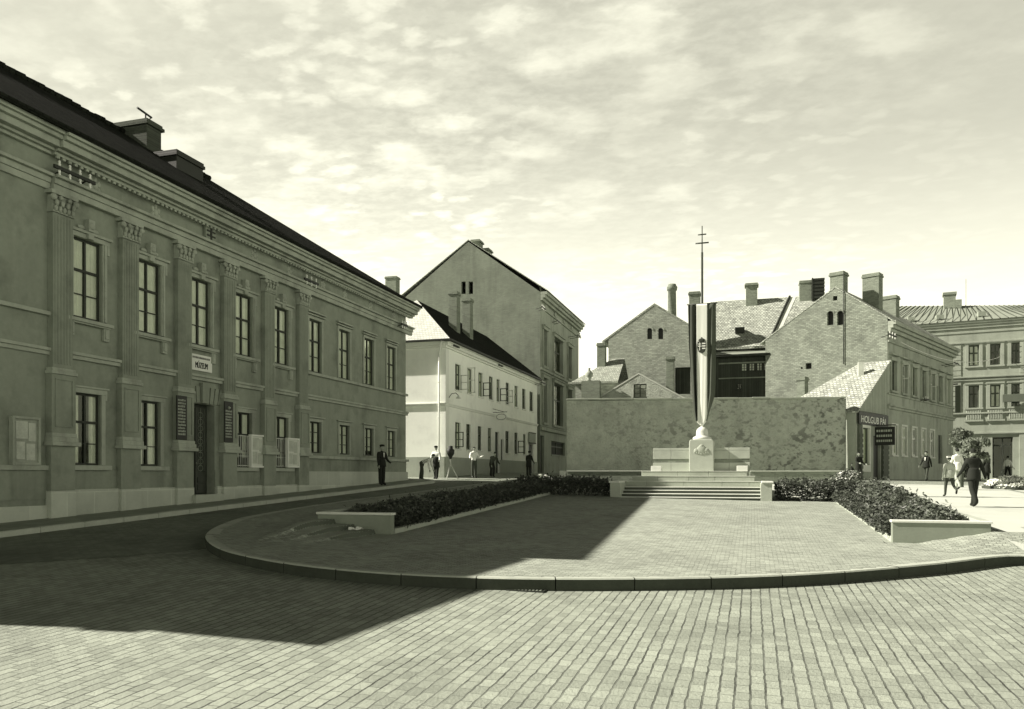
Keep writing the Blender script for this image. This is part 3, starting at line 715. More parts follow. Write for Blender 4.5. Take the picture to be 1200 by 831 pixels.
# roof: far end hipped, the near part lower
ez = ZCOR + .36; XE = XM + .62; XB = XM - 13.6; XR = XM - 6.3; rz_ = ez + 4.55; YH = Y_far + .55
def roof_block(mb, y0, y1, d0, d1, hip0, hip1):
    e0, e1, r0_, r1_ = ez + d0, ez + d1, rz_ + d0, rz_ + d1
    ya, yb = y0 + (7.2 if hip0 else 0), y1 - (7.2 if hip1 else 0)
    if ya > yb: ya = yb = max(y0 + .1, y1 - .05)
    A, B, C, D = (XE, y0, e0), (XE, y1, e1), (XB, y1, e1), (XB, y0, e0); r0, r1 = (XR, ya, r0_), (XR, yb, r1_)
    mb.quad(A, B, r1, r0); mb.quad(D, r0, r1, C)
    mb.add([B, C, r1], [(0, 1, 2)]); mb.add([A, r0, D], [(0, 1, 2)])
    mb.quad((XE, y0, e0 - .02), (XE, y1, e1 - .02), (XB, y1, e1 - .02), (XB, y0, e0 - .02))
    mb.hexa([(XE - .02, y0, e0 - .07), (XE + .05, y0, e0 - .07), (XE + .05, y1, e1 - .07), (XE - .02, y1, e1 - .07), (XE - .02, y0, e0 + .05), (XE + .05, y0, e0 + .05), (XE + .05, y1, e1 + .05), (XE - .02, y1, e1 + .05)])
    mb.hexa([(XB, y0 + .3, e0 - 1.2), (XE - .5, y0 + .3, e0 - 1.2), (XE - .5, y1, e1 - .9), (XB, y1, e1 - .9), (XB, y0 + .3, e0 - .03), (XE - .5, y0 + .3, e0 - .03), (XE - .5, y1, e1 - .03), (XB, y1, e1 - .03)]) if hip0 else None
mb = MB(); roof_block(mb, Y_low, YH, 0, 0, False, True); roof_block(mb, Y_near - .3, Y_low, -1.5, -.62, True, False)
ro = mb.build('roof', M['roofdark'], mus, fix=False)
q = MB(); y = Y_low; random.seed(8)
while y < YH - 7.5:
    dz = random.uniform(-.025, .03); q.tube((XR, y, rz_ + .02 + dz), (XR, y + .40, rz_ + .03 + dz), .11, .125, 8); y += .37
q.build('ridge_tiles', M['roofdark'], ro)
def chimney_box(parent, x0, x1, y0, y1, z0, z1, mat=None, cap=.07, capmat=None):
    c = MB(); c.box(x0, x1, y0, y1, z0, z1 - .22); c.box(x0 - cap, x1 + cap, y0 - cap, y1 + cap, z1 - .22, z1 - .10); c.box(x0 - cap*.4, x1 + cap*.4, y0 - cap*.4, y1 + cap*.4, z1 - .10, z1)
    return c.build('chimney', mat or M['chim'], parent, bevel=.012)
Xc = XR + 1.1
def YatX(px, X): return zplane_X(px, X) * (CA + SA * ray(px))
def ZatX(px, py, X): return EYE - (py - HY) * zplane_X(px, X) / FPX
yb = YatX(189, Xc); ya = yb - .75
chimney_box(ro, Xc - 1.75, Xc, ya, yb, rz_ - 2.2, ZatX(187, 147, Xc), M['chim_dark'], .09)
ya2, yb2 = YatX(207, XR + 2.6), YatX(238, XR + 2.6)
chimney_box(ro, XR + 1.6, XR + 2.6, ya2, yb2, ez + 1.2, ZatX(236, 191, XR + 2.6), M['iron'], .06)
# a pole frame for wires on the big chimney
zt = ZatX(187, 147, Xc)
an = thing('wire_frame', 'small T-shaped pole frame standing on the big museum chimney', 'wire frame', (Xc - .4, (ya+yb)/2 + .6, zt))
q = MB(); yy = (ya + yb) / 2; q.tube((Xc-.4, yy, zt - .02), (Xc-.4, yy, zt + .40), .03); q.build('post', M['iron'], an)
q = MB(); q.tube((Xc-.4, yy - .42, zt + .42), (Xc-.4, yy + .32, zt + .36), .04); q.build('crossbar', M['iron'], an)
q = MB(); q.tube((Xc-.4, yy + .1, zt), (Xc-.4, yy + .27, zt + .36), .022); q.build('brace', M['iron'], an)

# ------------------------------------------------------------------ lettering and hanging things on the museum
def text_mesh(txt, f, u0, u1, z0, z1, d, mat, parent, name='lettering', depth=.006):
    cu = bpy.data.curves.new('lettering', 'FONT'); cu.body = txt; cu.extrude = depth; cu.align_x = 'LEFT'
    to = bpy.data.objects.new('tmp', cu); COL.objects.link(to)
    dg = bpy.context.evaluated_depsgraph_get(); me = bpy.data.meshes.new_from_object(to.evaluated_get(dg))
    bpy.data.objects.remove(to)
    xs = [v.co.x for v in me.vertices]; ys = [v.co.y for v in me.vertices]; zs = [v.co.z for v in me.vertices]
    b = worldloc(parent) if parent else Vector()
    flip = (Vector(f.d).x * f.n[1] - Vector(f.d).y * f.n[0]) > 0      # keep the words readable from outside
    for v in me.vertices:
        tx = (v.co.x - min(xs)) / (max(xs) - min(xs)); ty = (v.co.y - min(ys)) / (max(ys) - min(ys))
        if flip: tx = 1 - tx
        v.co = f.W(u0 + (u1 - u0) * tx, d + v.co.z + depth, z0 + (z1 - z0) * ty) - b
    me.materials.clear(); me.materials.append(mat)
    o = bpy.data.objects.new(name, me); COL.objects.link(o); o.parent = parent
    return o
s = thing('name_sign', 'small white rectangular sign reading MÚZEUM on the wall above the dark doorway', 'sign', FM.W(du, .03, E + 3.2))
ua, za = FM.uz(221.5, 434); ub, zb = FM.uz(247, 420)
za, zb = E + 3.22, E + 3.72
q = MB(); FM.box(q, ua, ub, .02, .05, za, zb); q.build('board', M['signwhite'], s, bevel=.006)
text_mesh('MÚZEUM', FM, ua + .22, ub - .22, za + .08, za + .31, .052, M['iron'], s)
q = MB()
x = ua + .1
while x < ub - .12:
    l = random.uniform(.02, .06); FM.box(q, x, x + l, .05, .054, zb - .13, zb - .07); x += l + .02
q.build('small_lettering', M['iron'], s)
def text_board(px0, px1, y0, y1, label, star):
    ua, _ = FM.uz(px0, d=.24); ub, _ = FM.uz(px1, d=.24); zt = FM.uz(px0, y0, d=.24)[1]; zb_ = FM.uz(px0, y1, d=.24)[1]
    s = thing('text_board', label, 'sign board', FM.W((ua+ub)/2, .2, zb_), 'dark text boards beside the museum door')
    q = MB(); FM.box(q, ua, ub, .215, .25, zb_, zt); q.build('board', M['black'], s, bevel=.006)
    q = MB(); random.seed(px0)
    z = zt - (.34 if star else .16)
    while z > zb_ + .12:                                        # worn rows of painted letters
        x = ua + .05
        while x < ub - .09:
            l = random.uniform(.02, .05); FM.box(q, x, x + l, .25, .254, z, z + random.choice((.045, .06, .05))); x += l + .018
        z -= .092
    if star: q.lathe(FM.W((ua+ub)/2, .252, zt - .2), [(.0, -.06), (.06, 0), (.0, .06)], 8)
    q.build('lettering', M['trim'], s)
text_board(207, 219, 463, 515, 'black board of pale letters without an emblem, on a pilaster by the museum door', False)
text_board(263, 273, 470, 518, 'black board of pale letters topped by a small emblem, by the museum door', True)
def notice(px0, px1, y0, y1, label, d=.10, dull=False):
    ua, zt = FM.uz(px0, y0, d=d); ub, _ = FM.uz(px1, y0, d=d); zb_ = FM.uz(px0, y1, d=d)[1]
    s = thing('notice_board', label, 'notice board', FM.W((ua+ub)/2, d, zb_), 'framed notice boards on the museum')
    q = MB()
    for a, b, c, e in ((ua, ua+.06, zb_, zt), (ub-.06, ub, zb_, zt), (ua+.06, ub-.06, zb_, zb_+.06), (ua+.06, ub-.06, zt-.06, zt)): FM.box(q, a, b, d - .10, d + .03, c, e)
    q.build('frame', M['trim' if dull else 'signwhite'], s, bevel=.005)
    q = MB(); FM.box(q, ua+.06, ub-.06, d - .10, d - .02, zb_+.06, zt-.06); q.build('backing', M['trim' if dull else 'palewood'], s)
    q = MB(); random.seed(px1)
    w, h = ub - ua - .12, zt - zb_ - .12
    for fx, fy, fw, fh in ((.08, .55, .5, .4), (.62, .5, .3, .42), (.1, .08, .36, .4), (.52, .06, .38, .38)):
        FM.box(q, ua+.06+w*fx, ua+.06+w*(fx+fw), d - .02, d - .012, zb_+.06+h*fy, zb_+.06+h*(fy+fh))
    q.build('paper_sheet', M['paper'], s)
notice(14, 47, 487, 545, 'large pale framed notice board at the recessed near end of the museum', dull=True)
notice(294, 311, 509, 548, 'pale framed notice board between the two fenced shop-like windows past the museum door', d=.12)
notice(337, 350.5, 513, 548, 'narrow framed notice board with a dark picture, at the end of the pilastered front', d=.20)
sh = thing('coat_of_arms', 'dark carved shield with crown on the frieze above the museum door', 'coat of arms', FM.W(fu(243), 0, E + 7.2))
q = MB(); uc = fu(243.5)
prof = [(-.24, .34), (.24, .34), (.24, -.05), (.15, -.27), (0, -.38), (-.15, -.27), (-.24, -.05)]
q.prism([FM.W(uc + a, 0, E + 7.52 + b) for a, b in prof], Vector((.12, 0, 0))); q.build('shield', M['museum_low'], sh, bevel=.02)
q = MB(); q.ball(FM.W(uc, .1, E + 7.93), .06, .2, .09); [q.ball(FM.W(uc + .1*k, .1, E + 8.0), .035) for k in (-1, 0, 1)]; q.build('crown', M['museum_low'], sh)
q = MB(); FM.box(q, uc - .03, uc + .03, .12, .15, E + 7.26, E + 7.8); FM.box(q, uc - .2, uc + .2, .12, .14, E + 7.5, E + 7.55); FM.box(q, uc - .2, uc + .2, .12, .14, E + 7.64, E + 7.69); q.build('relief', M['iron'], sh)

def insulator_rack(name, f, px, py, ln, n, label, out=.28, group='insulator brackets for the wires'):
    u, z = f.uz(px, py, d=out)
    s = thing(name, label, 'insulator bracket', f.W(u, 0, z), group)
    q = MB(); f.box(q, u - ln/2, u + ln/2, out - .03, out + .03, z - .04, z + .04); q.build('crossbar', M['iron'], s)
    q = MB(); q.tube(f.W(u - ln*.3, -.02, z - .12), f.W(u - ln*.3, out, z), .022); q.tube(f.W(u + ln*.3, -.02, z - .12), f.W(u + ln*.3, out, z), .022); q.build('arm', M['iron'], s)
    for k in range(n):
        uu = u - ln/2 + ln * (k + .5) / n
        for sg in ((1, -1) if n > 2 else (1,)):
            q = MB(); c = f.W(uu, out, z)
            prof = [(.0, .05), (.025, .05), (.036, .09), (.022, .12), (.034, .15), (.022, .18), (0, .2)]
            q.lathe(c, [(r, h * sg) for r, h in prof], 8); q.build('insulator', M['porcelain'], s)
insulator_rack('insulator_bracket', FM, 88, 205, 1.25, 4, 'largest insulator bracket, high on the museum frieze above the first tall pilaster')
insulator_rack('insulator_bracket', FM, 365, 330, 1.0, 3, 'insulator bracket on the museum frieze beside the last pilaster')
insulator_rack('insulator_bracket', FM, 474, 381, .7, 3, 'insulator bracket at the far corner of the museum against the white house', out=.45)
# a barrier of pale rails in the window bottom next to the notice board
for px in (285, 329):
    u = fu(px); s_ = MB()
    for k in range(9): s_.tube(FM.W(u - .40 + .1 * k, .03, E + .26), FM.W(u - .40 + .1*k, .03, E + 1.32), .012, n=5)
    for z in (.3, .62, 1.3): s_.tube(FM.W(u - .43, .03, E + z), FM.W(u + .43, .03, E + z), .014, n=5)
    s_.build('window_guard', M['palewood'], mus)

# ------------------------------------------------------------------ the white house
XW, YW0 = -16.7, 42.0
FW = Fac(XW, 0, 0, 1, 1, 0); FWF = Fac(0, YW0, 1, 0, 0, -1)
YW1 = FW.uz(629.5)[0]
wh = thing('white_house', 'low white two-storey house with grey base, dark street roof and bright hipped end', 'house', (XW - 3, 52, G(XW, 52)))
EW = E + 7.62
def fw(px, py): return FW.uz(px, py)
wlist = []
def zline(x, x0, y0, x1, y1): return y0 + (y1 - y0) * (x - x0) / (x1 - x0)
uppx = [(533.5, 540), (547.5, 553.5), (560.7, 566), (573, 578), (582, 586), (592.8, 597), (603, 607), (612, 616), (620.7, 625)]
lopx = [(533.5, 540), (546.5, 552), (560, 565), (571.8, 576.5), (592.5, 597), (603, 607), (613, 616.5)]
ut, ubm, lt, lb = E + 6.52, E + 4.98, E + 3.08, E + 1.52
for a, b in uppx: wlist.append((fw(a, HY)[0], fw(b, HY)[0], ubm, ut))
for a, b in lopx: wlist.append((fw(a, HY)[0], fw(b, HY)[0], lb, lt))
wd1 = (fw(580.3, HY)[0], fw(585.3, HY)[0], E - .6, E + 2.9)
wd2 = (fw(619.5, HY)[0], fw(625, HY)[0], E - .5, E + 2.35)
ws1 = (fw(587, HY)[0], fw(590.5, HY)[0], E + .2, E + 2.45)
mb = MB()
FW.wall(mb, YW0, YW1, E - 1.5, EW, wlist + [wd1, wd2, ws1], depth=.22)
FWF.wall(mb, XW - 6.2, XW, E - 1.5, EW, [], depth=.2)
mb.quad((XW-6.2, YW0, E-1.5), (XW-6.2, YW1, E-1.5), (XW-6.2, YW1, EW), (XW-6.2, YW0, EW)); mb.quad((XW-6.2, YW1, E-1.5), (XW, YW1, E-1.5), (XW, YW1, EW), (XW-6.2, YW1, EW))
mb.build('wall', M['whitewash'], wh, fix=False)
mb = MB(); FW.box(mb, YW0 - .04, wd1[0], 0, .05, E - 1.5, E + 1.0); FW.box(mb, wd1[1], wd2[0], 0, .05, E - 1.5, E + 1.0); FW.box(mb, wd2[1], YW1, 0, .05, E - 1.5, E + 1.0); FWF.box(mb, XW - 6.2, XW + .0, 0, .05, E - 1.5, E + 1.0)
mb.build('base_band', M['greybase'], wh)
mb = MB()
for f, a, b in ((FW, YW0 - .09, YW1), (FWF, XW - 6.2, XW)):
    f.box(mb, a, b, 0, .08, E + 3.9, E + 4.0); f.box(mb, a, b, 0, .12, E + 4.0, E + 4.06)
    f.box(mb, a, b, 0, .10, EW - .42, EW - .30); f.box(mb, a, b, 0, .2, EW - .30, EW - .12); f.box(mb, a, b, 0, .30, EW - .12, EW)
FW.box(mb, YW0 + .0, YW0 + .5, 0, .04, E + 1.0, E + 3.88); FW.box(mb, YW0 + .0, YW0 + .5, 0, .04, E + 4.08, EW - .44)
mb.build('cornice', M['whitetrim'], wh, bevel=.01)
for k, (a, b, c, e) in enumerate(wlist):
    o = win(wh, FW, a, b, c, e, d=-.10, frame=M['shutter'], curt=0 if k % 3 else .5, bars='cross', bar=.06, casing=M['whitetrim'])
    if k in (0, 1, 2, 4, 5, 9, 14):                               # opened casements stand out of the wall
        q = MB(); sg = b if k % 2 == 0 else a
        hh = (c + (e - c) * .05, e - (e - c) * .38) if k != 1 else (c, e)
        for z0_, z1_ in ((hh[0], hh[0]+.05), (hh[1]-.05, hh[1]), ((hh[0]+hh[1])/2-.02, (hh[0]+hh[1])/2+.02)): FW.box(q, sg - .02, sg + .02, .0, .52, z0_, z1_)
        FW.box(q, sg - .02, sg + .02, .0, .06, hh[0], hh[1]); FW.box(q, sg - .02, sg + .02, .46, .52, hh[0], hh[1])
        q.build('casement', M['palewood'] if k in (0, 1, 5) else M['shutter'], o)
for dd in (wd1, wd2, ws1):
    d = MB(); FW.box(d, dd[0], dd[1], -.2, -.14, dd[2], dd[3]); FW.box(d, dd[0] + .08, (dd[0]+dd[1])/2 - .04, -.14, -.12, dd[2] + .15, dd[3] - .2); FW.box(d, (dd[0]+dd[1])/2 + .04, dd[1] - .08, -.14, -.12, dd[2] + .15, dd[3] - .2)
    o = d.build('door', M['door'], wh); q = MB(); q.ball(FW.W((dd[0]+dd[1])/2, -.1, dd[2] + 1.1), .035); q.build('handle', M['ironwork'], o)
mb = MB()
ze = EW + .02; OX = .45; w2 = 3.1
A = (XW + OX, YW0 - OX, ze); B = (XW + OX, YW1 + .2, ze); C = (XW - 6.2 - OX, YW1 + .2, ze); D = (XW - 6.2 - OX, YW0 - OX, ze)
ap0 = (XW - w2, YW0 + w2, E + 10.75); ap1 = (XW - w2, YW1 - 3.6, E + 10.75)
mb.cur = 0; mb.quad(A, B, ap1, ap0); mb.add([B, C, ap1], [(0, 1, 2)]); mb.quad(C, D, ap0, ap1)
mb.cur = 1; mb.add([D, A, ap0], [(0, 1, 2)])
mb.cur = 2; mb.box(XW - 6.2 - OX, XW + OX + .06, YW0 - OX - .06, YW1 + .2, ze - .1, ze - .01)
ro = mb.build('roof', [M['roofdark'], M['tile_sunlit'], M['iron']], wh, fix=False)  # one roof in two tones: sun and shade of the slopes put into colour
for pa, pb, yt, yb_ in ((531, 542, 342, 398), (546.3, 557.5, 350, 404)):
    X0 = -17.7; y0 = YatX((pa+pb)/2, X0)
    chimney_box(ro, X0 - .5, X0 + .05, y0 - .3, y0 + .3, ZatX((pa+pb)/2, yb_ + 8, X0), ZatX((pa+pb)/2, yt, X0), M['chim'], .05)
dp = MB(); x_ = P(517, HY, 45.3); dp.tube((x_.x, YW0 - .16, E - .9), (x_.x, YW0 - .16, EW - .8), .055); dp.tube((x_.x, YW0 - .16, EW - .8), (x_.x + .25, YW0 - .4, EW - .1), .055)
for z in (1.2, 3.2, 5.2): dp.tube((x_.x, YW0 - .16, E + z), (x_.x, YW0 - .16, E + z + .05), .075)
dp.build('downpipe', M['whitetrim'], wh)
# hanging things on the white house
s = thing('hanging_sign', 'small oval shop sign on an iron bracket above the white house door', 'sign', FW.W(fw(588, HY)[0], 0, E + 3.6))
u = FW.uz(587.5, HY, .6)[0]; q = MB(); q.tube(FW.W(u, 0, E + 4.15), FW.W(u, 1.0, E + 4.18), .02); q.tube(FW.W(u, 0, E + 4.4), FW.W(u, .8, E + 4.18), .015); q.build('bracket', M['iron'], s)
q = MB(); c = FW.W(u, .6, E + 3.85); n = 20
q.prism([c + Vector((.40 * math.cos(2*math.pi*i/n), -.03, .26 * math.sin(2*math.pi*i/n))) for i in range(n)], (0, .06, 0)); q.build('plate', M['whitetrim'], s)
q = MB(); n = 16
for i in range(n): a, b = 2*math.pi*i/n, 2*math.pi*(i+1)/n; q.tube(c + Vector((.33*math.cos(a), -.035, .19*math.sin(a))), c + Vector((.33*math.cos(b), -.035, .19*math.sin(b))), .015, n=4)
q.build('rim', M['iron'], s)
s = thing('wall_lamp', 'curved iron lamp bracket on the corner of the white house', 'wall lamp', FW.W(YW0 + .3, 0, E + 4.3))
yl = YW0 + .5; q = MB(); pts = [FW.W(yl, 0, E + 4.35), FW.W(yl, .2, E + 4.62), FW.W(yl, .45, E + 4.66), FW.W(yl, .62, E + 4.5)]; q.path(pts, .018); q.build('bracket', M['iron'], s)
q = MB(); q.lathe(FW.W(yl, .62, E + 4.28), [(0, .24), (.04, .23), (.05, .18), (.16, .09), (.165, .06), (.03, .05), (0, .05)], 14); q.build('lamp_shade', M['signwhite'], s)
insulator_rack('insulator_bracket', FW, 535, 406, .9, 2, 'insulator bracket under the eave at the near corner of the white house')
insulator_rack('insulator_bracket', FW, 587, 428.5, .9, 2, 'insulator bracket under the eave halfway along the white house')
s = thing('shop_sign', 'square grey shop sign above the last door of the white house', 'sign', FW.W(fw(622, HY)[0], .06, E + 2.4))
q = MB(); FW.box(q, wd2[0] - .25, wd2[1] + .3, .05, .12, E + 2.42, E + 3.3); q.build('board', M['greybase'], s, bevel=.01)
q = MB(); FW.box(q, wd2[0] - .25, wd2[1] + .3, .12, .15, E + 2.42, E + 2.5); FW.box(q, wd2[0] - .25, wd2[1] + .3, .12, .15, E + 3.22, E + 3.3); q.build('frame', M['shutter'], s)

# ------------------------------------------------------------------ the tall house behind it
XT, YT0 = -16.6, 62.6
FT = Fac(XT, 0, 0, 1, 1, 0); FTF = Fac(0, YT0, 1, 0, 0, -1)
YT1 = FT.uz(678)[0]
th = thing('tall_house', 'tall grey three-storey house with a bare windowless gable behind the white house', 'house', (XT - 6, 70, G(XT, 70)))
ET = E + 14.9; AP = (XT - 6.2, E + 19.5)
def ft(px): return FT.uz(px)[0]
tw = []
for a, b, kind in ((636.2, 640, 1), (648.5, 658.5, 2), (665, 669, 1)):
    tw.append((ft(a), ft(b), E + 9.0, E + 12.0)); tw.append((ft(a - .3), ft(b + .3), E + 4.3, E + 8.0))
tlow = (ft(646), ft(662), E + 1.7, E + 2.9); tdoor = (ft(633), ft(637.5), E - .3, E + 3.2)
mb = MB(); FT.wall(mb, YT0, YT1, E - 1, ET, tw + [tlow, tdoor], depth=.3)
mb.quad((XT, YT1, E-1), (XT-12.4, YT1, E-1), (XT-12.4, YT1, ET), (XT, YT1, ET)); mb.quad((XT, YT0, ET), (XT, YT1, ET), (XT, YT1, ET+.45), (XT, YT0, ET+.45)); mb.quad((XT-12.4, YT0, E-1), (XT-12.4, YT1, E-1), (XT-12.4, YT1, ET+.6), (XT-12.4, YT0, ET+.6)); mb.add([(XT, YT1, ET), (XT-12.4, YT1, ET), (AP[0], YT1, AP[1])], [(0, 1, 2)])
mb.build('wall', M['tallplaster'], th, fix=False)
slit = []
for px in (543.2, 551.7):
    u, z = FTF.uz(px, 330); slit.append((u - .19, u + .19, FTF.uz(px, 344.5)[1], z))
mb = MB(); FTF.wall(mb, XT - 12.4, XT, E - 1, ET, [h for h in slit if h[3] < ET], depth=.4, cut=slit)
def gable_tri(mb, f, uL, uA, uR, zE, zA, holes, zER=None):
    """gable triangle in strips, leaving the openings"""
    zER = zE if zER is None else zER
    top = lambda u: zE + (zA - zE) * (u - uL) / (uA - uL) if u <= uA else zER + (zA - zER) * (uR - u) / (uR - uA)
    us = sorted({uL, uA, uR, *[h[0] for h in holes], *[h[1] for h in holes]})
    zb = min(zE, zER)
    for a, b in zip(us, us[1:]):
        m = (a + b) / 2; z = zb
        for h in sorted((h for h in holes if h[0] < m < h[1]), key=lambda h: h[2]):
            if h[2] > z: mb.quad(f.W(a,0,z), f.W(b,0,z), f.W(b,0,h[2]), f.W(a,0,h[2]))
            z = h[3]
        mb.add([f.W(a,0,z), f.W(b,0,z), f.W(b,0,max(top(b), z)), f.W(a,0,max(top(a), z))], [(0,1,2,3)])
    for a, b, c, e in holes:
        q = [(a,c),(b,c),(b,e),(a,e)]
        for (ua, za), (ub, zb2) in zip(q, q[1:] + q[:1]): mb.quad(f.W(ua,0,za), f.W(ub,0,zb2), f.W(ub,-.35,zb2), f.W(ua,-.35,za))
gable_tri(mb, FTF, XT - 12.4, AP[0], XT, ET, AP[1], [h for h in slit if h[3] >= ET])
mb.build('gable', M['gable_dark'], th, fix=False)
for k, (a, b, c, e) in enumerate(tw):
    def st_(s, u0, u1, z0, z1):
        FT.box(s, u0 - .2, u0, 0, .1, z0, z1); FT.box(s, u1, u1 + .2, 0, .1, z0, z1); FT.box(s, u0 - .3, u1 + .3, 0, .2, z1, z1 + .25); FT.box(s, u0 - .4, u1 + .4, 0, .3, z1 + .25, z1 + .35); FT.box(s, u0 - .3, u1 + .3, 0, .2, z0 - .2, z0)
    win(th, FT, a, b, c, e, d=-.2, frame=M['shutter'], curt=.0, bars='cross', bar=.09, surround=st_, casing=M['tallplaster'])
o = win(th, FT, *tlow, d=-.2, frame=M['shutter'], curt=0, bar=.09, casing=M['tallplaster'], glass=False); q = MB(); FT.box(q, tlow[0], tlow[1], -.29, -.24, tlow[2] - .1, tlow[3] + .1); q.build('shade_backing', M['planks_dark'], o)  # dark sheet added behind the opening, standing in for the unlit room
d = MB(); FT.box(d, *tdoor[:2], -.28, -.2, *tdoor[2:]); d.build('door', M['door'], th)
mb = MB()
for z, dd, t in ((3.6, .2, .3), (3.95, .12, .12), (8.55, .15, .22), (13.6, .12, .15), (14.2, .25, .2), (14.4, .45, .25), (14.65, .6, .25)): FT.box(mb, YT0 + .01, YT1 + .1, 0, dd, E + z, E + z + t)
for k in range(5):
    u = YT0 + 1.5 + k * 3.3; FT.box(mb, u, u + .6, .0, .1, E + 13.8, E + 14.15)
mb.build('cornice', M['tallplaster'], th, bevel=.02)
mb = MB(); o_ = .12
pts = [(XT + .65, ET + .02), (AP[0], AP[1] + .12), (XT - 13.0, ET + .02)]
for (xa, za), (xb, zb2) in zip(pts, pts[1:]):
    mb.hexa([(xa, YT0 - .02, za), (xa, YT1 + .3, za), (xb, YT1 + .3, zb2), (xb, YT0 - .02, zb2), (xa, YT0 - .02, za + .07), (xa, YT1 + .3, za + .07), (xb, YT1 + .3, zb2 + .07), (xb, YT0 - .02, zb2 + .07)])
ro = mb.build('roof', M['shingle2'], th)
for px, yt, w, y0 in ((559, 282.5, .75, 65.5), (570.7, 292.5, .6, 66.0)):
    zc = y0 / (CA + SA * ray(px)); X = zc * (CA * ray(px) - SA); zt = EYE - (yt - HY) * zc / FPX
    chimney_box(ro, X - w/2, X + w/2, y0 - .5, y0 + .5, zt - 2.8, zt, M['chim'], .1)
insulator_rack('insulator_bracket', FT, 637, 361, 1.2, 3, 'topmost insulator bracket near the gable corner of the tall grey house', out=.5)
insulator_rack('insulator_bracket', FT, 655, 377, 1.4, 3, 'insulator bracket under the cornice in the middle of the tall grey house', out=.5)
insulator_rack('insulator_bracket', FT, 679, 394, 1.5, 3, 'insulator bracket standing out at the far corner of the tall grey house', out=1.0)
insulator_rack('insulator_bracket', FT, 637, 449, 1.2, 3, 'low insulator bracket between the floors of the tall grey house', out=.6)
# a house whose roof and chimney peep over the museum's end
p0 = P(462, 330, 85)
rh = thing('distant_house', 'distant house with a pale roof and square chimney peeping over the museum corner', 'house', (p0.x - 3, p0.y + 3, G(p0.x, p0.y)))
za = P(462, 337, 85).z; mb = MB(); mb.box(p0.x - 7, p0.x + 4.5, p0.y, p0.y + 9, 1, za - 2.6); mb.build('wall', M['greybase'], rh)
mb = MB(); x0, x1, y0, y1 = p0.x - 7.4, p0.x + 5.5, p0.y - .4, p0.y + 9.4; zr = za + .1; ze_ = za - 2.6
mb.quad((x0, y0, ze_), (x1, y0, ze_), (x1, (y0+y1)/2, zr), (x0, (y0+y1)/2, zr)); mb.quad((x0, y1, ze_), (x0, (y0+y1)/2, zr), (x1, (y0+y1)/2, zr), (x1, y1, ze_)); mb.add([(x1, y0, ze_), (x1, y1, ze_), (x1, (y0+y1)/2, zr)], [(0, 1, 2)]); mb.add([(x0, y0, ze_), (x0, y1, ze_), (x0, (y0+y1)/2, zr)], [(0, 1, 2)])
ro = mb.build('roof', M['shingle2'], rh); pc = P(460, 325, 88); chimney_box(ro, pc.x - .65, pc.x + .65, pc.y - .5, pc.y + .5, pc.z - 2.5, pc.z, M['chim'], .08)

# ------------------------------------------------------------------ the rubble wall and what stands behind it
a = P(664, 467.5, 47.0); b = P(991, 464.5, 45.6)
rw = thing('rubble_wall', 'long high wall of rendered rubble with dark stones showing, behind the monument', 'wall', ((a.x+b.x)/2, (a.y+b.y)/2, G(0, 46)))
RWd = Vector((b.x - a.x, b.y - a.y)); RWl = RWd.length; RWu = RWd / RWl; FR = Fac(a.x, a.y, RWu.x, RWu.y, RWu.y, -RWu.x)
ZR = a.z
n = 130; m_ = 22; vs = []; fs = []
def rwp(u, z, d): return FR.W(u, d, z)
random.seed(5)
for j in range(m_ + 1):
    for i in range(n + 1):
        u = RWl * i / n; z = E - 1.0 + (ZR - .12 - (E - 1.0)) * j / m_
        d = .05 * mnoise.noise(Vector((u * 1.9, z * 2.6, 3.1))) + .025 * mnoise.noise(Vector((u * 5, z * 6, 9)))
        vs.append(rwp(u, z, d))
for j in range(m_):
    for i in range(n): fs.append((j*(n+1)+i, j*(n+1)+i+1, (j+1)*(n+1)+i+1, (j+1)*(n+1)+i))
mb = MB(); mb.add(vs, fs, True)
mb.quad(rwp(0, E-1, -.6), rwp(0, E-1, .06), rwp(0, ZR-.1, .06), rwp(0, ZR-.1, -.6)); mb.quad(rwp(RWl, E-1, .06), rwp(RWl, E-1, -.6), rwp(RWl, ZR-.1, -.6), rwp(RWl, ZR-.1, .06)); mb.quad(rwp(RWl, E-1, -.6), rwp(0, E-1, -.6), rwp(0, ZR-.1, -.6), rwp(RWl, ZR-.1, -.6))
mb.build('masonry', M['rubble'], rw, fix=False)
mb = MB(); u = 0
while u < RWl - .02:
    e = min(RWl, u + random.uniform(.8, 1.5)); dz = random.uniform(-.035, .035); FR.box(mb, u + .004, e - .004, -.66, .09, ZR - .12 + dz, ZR + dz * .5); u = e
mb.build('coping', M['greybase'], rw, bevel=.02)

def simple_windowless_house(): pass
# gable house in the middle
YG = 57.5; FGa = Fac(0, YG, 1, 0, 0, -1)
def g_(px, py): return FGa.uz(px, py)
gh = thing('gable_house', 'narrow rough brick gable house with two small arched openings, behind the rubble wall', 'house', (g_(767, HY)[0], YG + 5, G(0, YG)))
uL, zL = g_(713, 397); uA, zA = g_(767, 358); uR = 2 * uA - uL; zR = zL
ar = []
for px in (761.3, 774.2):
    u, z0 = g_(px, 397.5); ar.append((u - .17, u + .17, z0, z0 + .82))
rd = (g_(791, HY)[0], g_(809, HY)[0], g_(800, 462)[1], g_(800, 430.5)[1])
mb = MB(); FGa.wall(mb, uL, uR, E - 1, zL, [rd] + [h for h in ar if h[3] < zL], depth=.4, cut=ar); gable_tri(mb, FGa, uL, uA, uR, zL, zA, [h for h in ar if h[3] >= zL])
mb.build('gable', M['gable_brick'], gh, fix=False)
mb = MB()
for u in (uL, uR): mb.quad((u, YG, E-1), (u, YG + 11, E-1), (u, YG + 11, zL), (u, YG, zL))
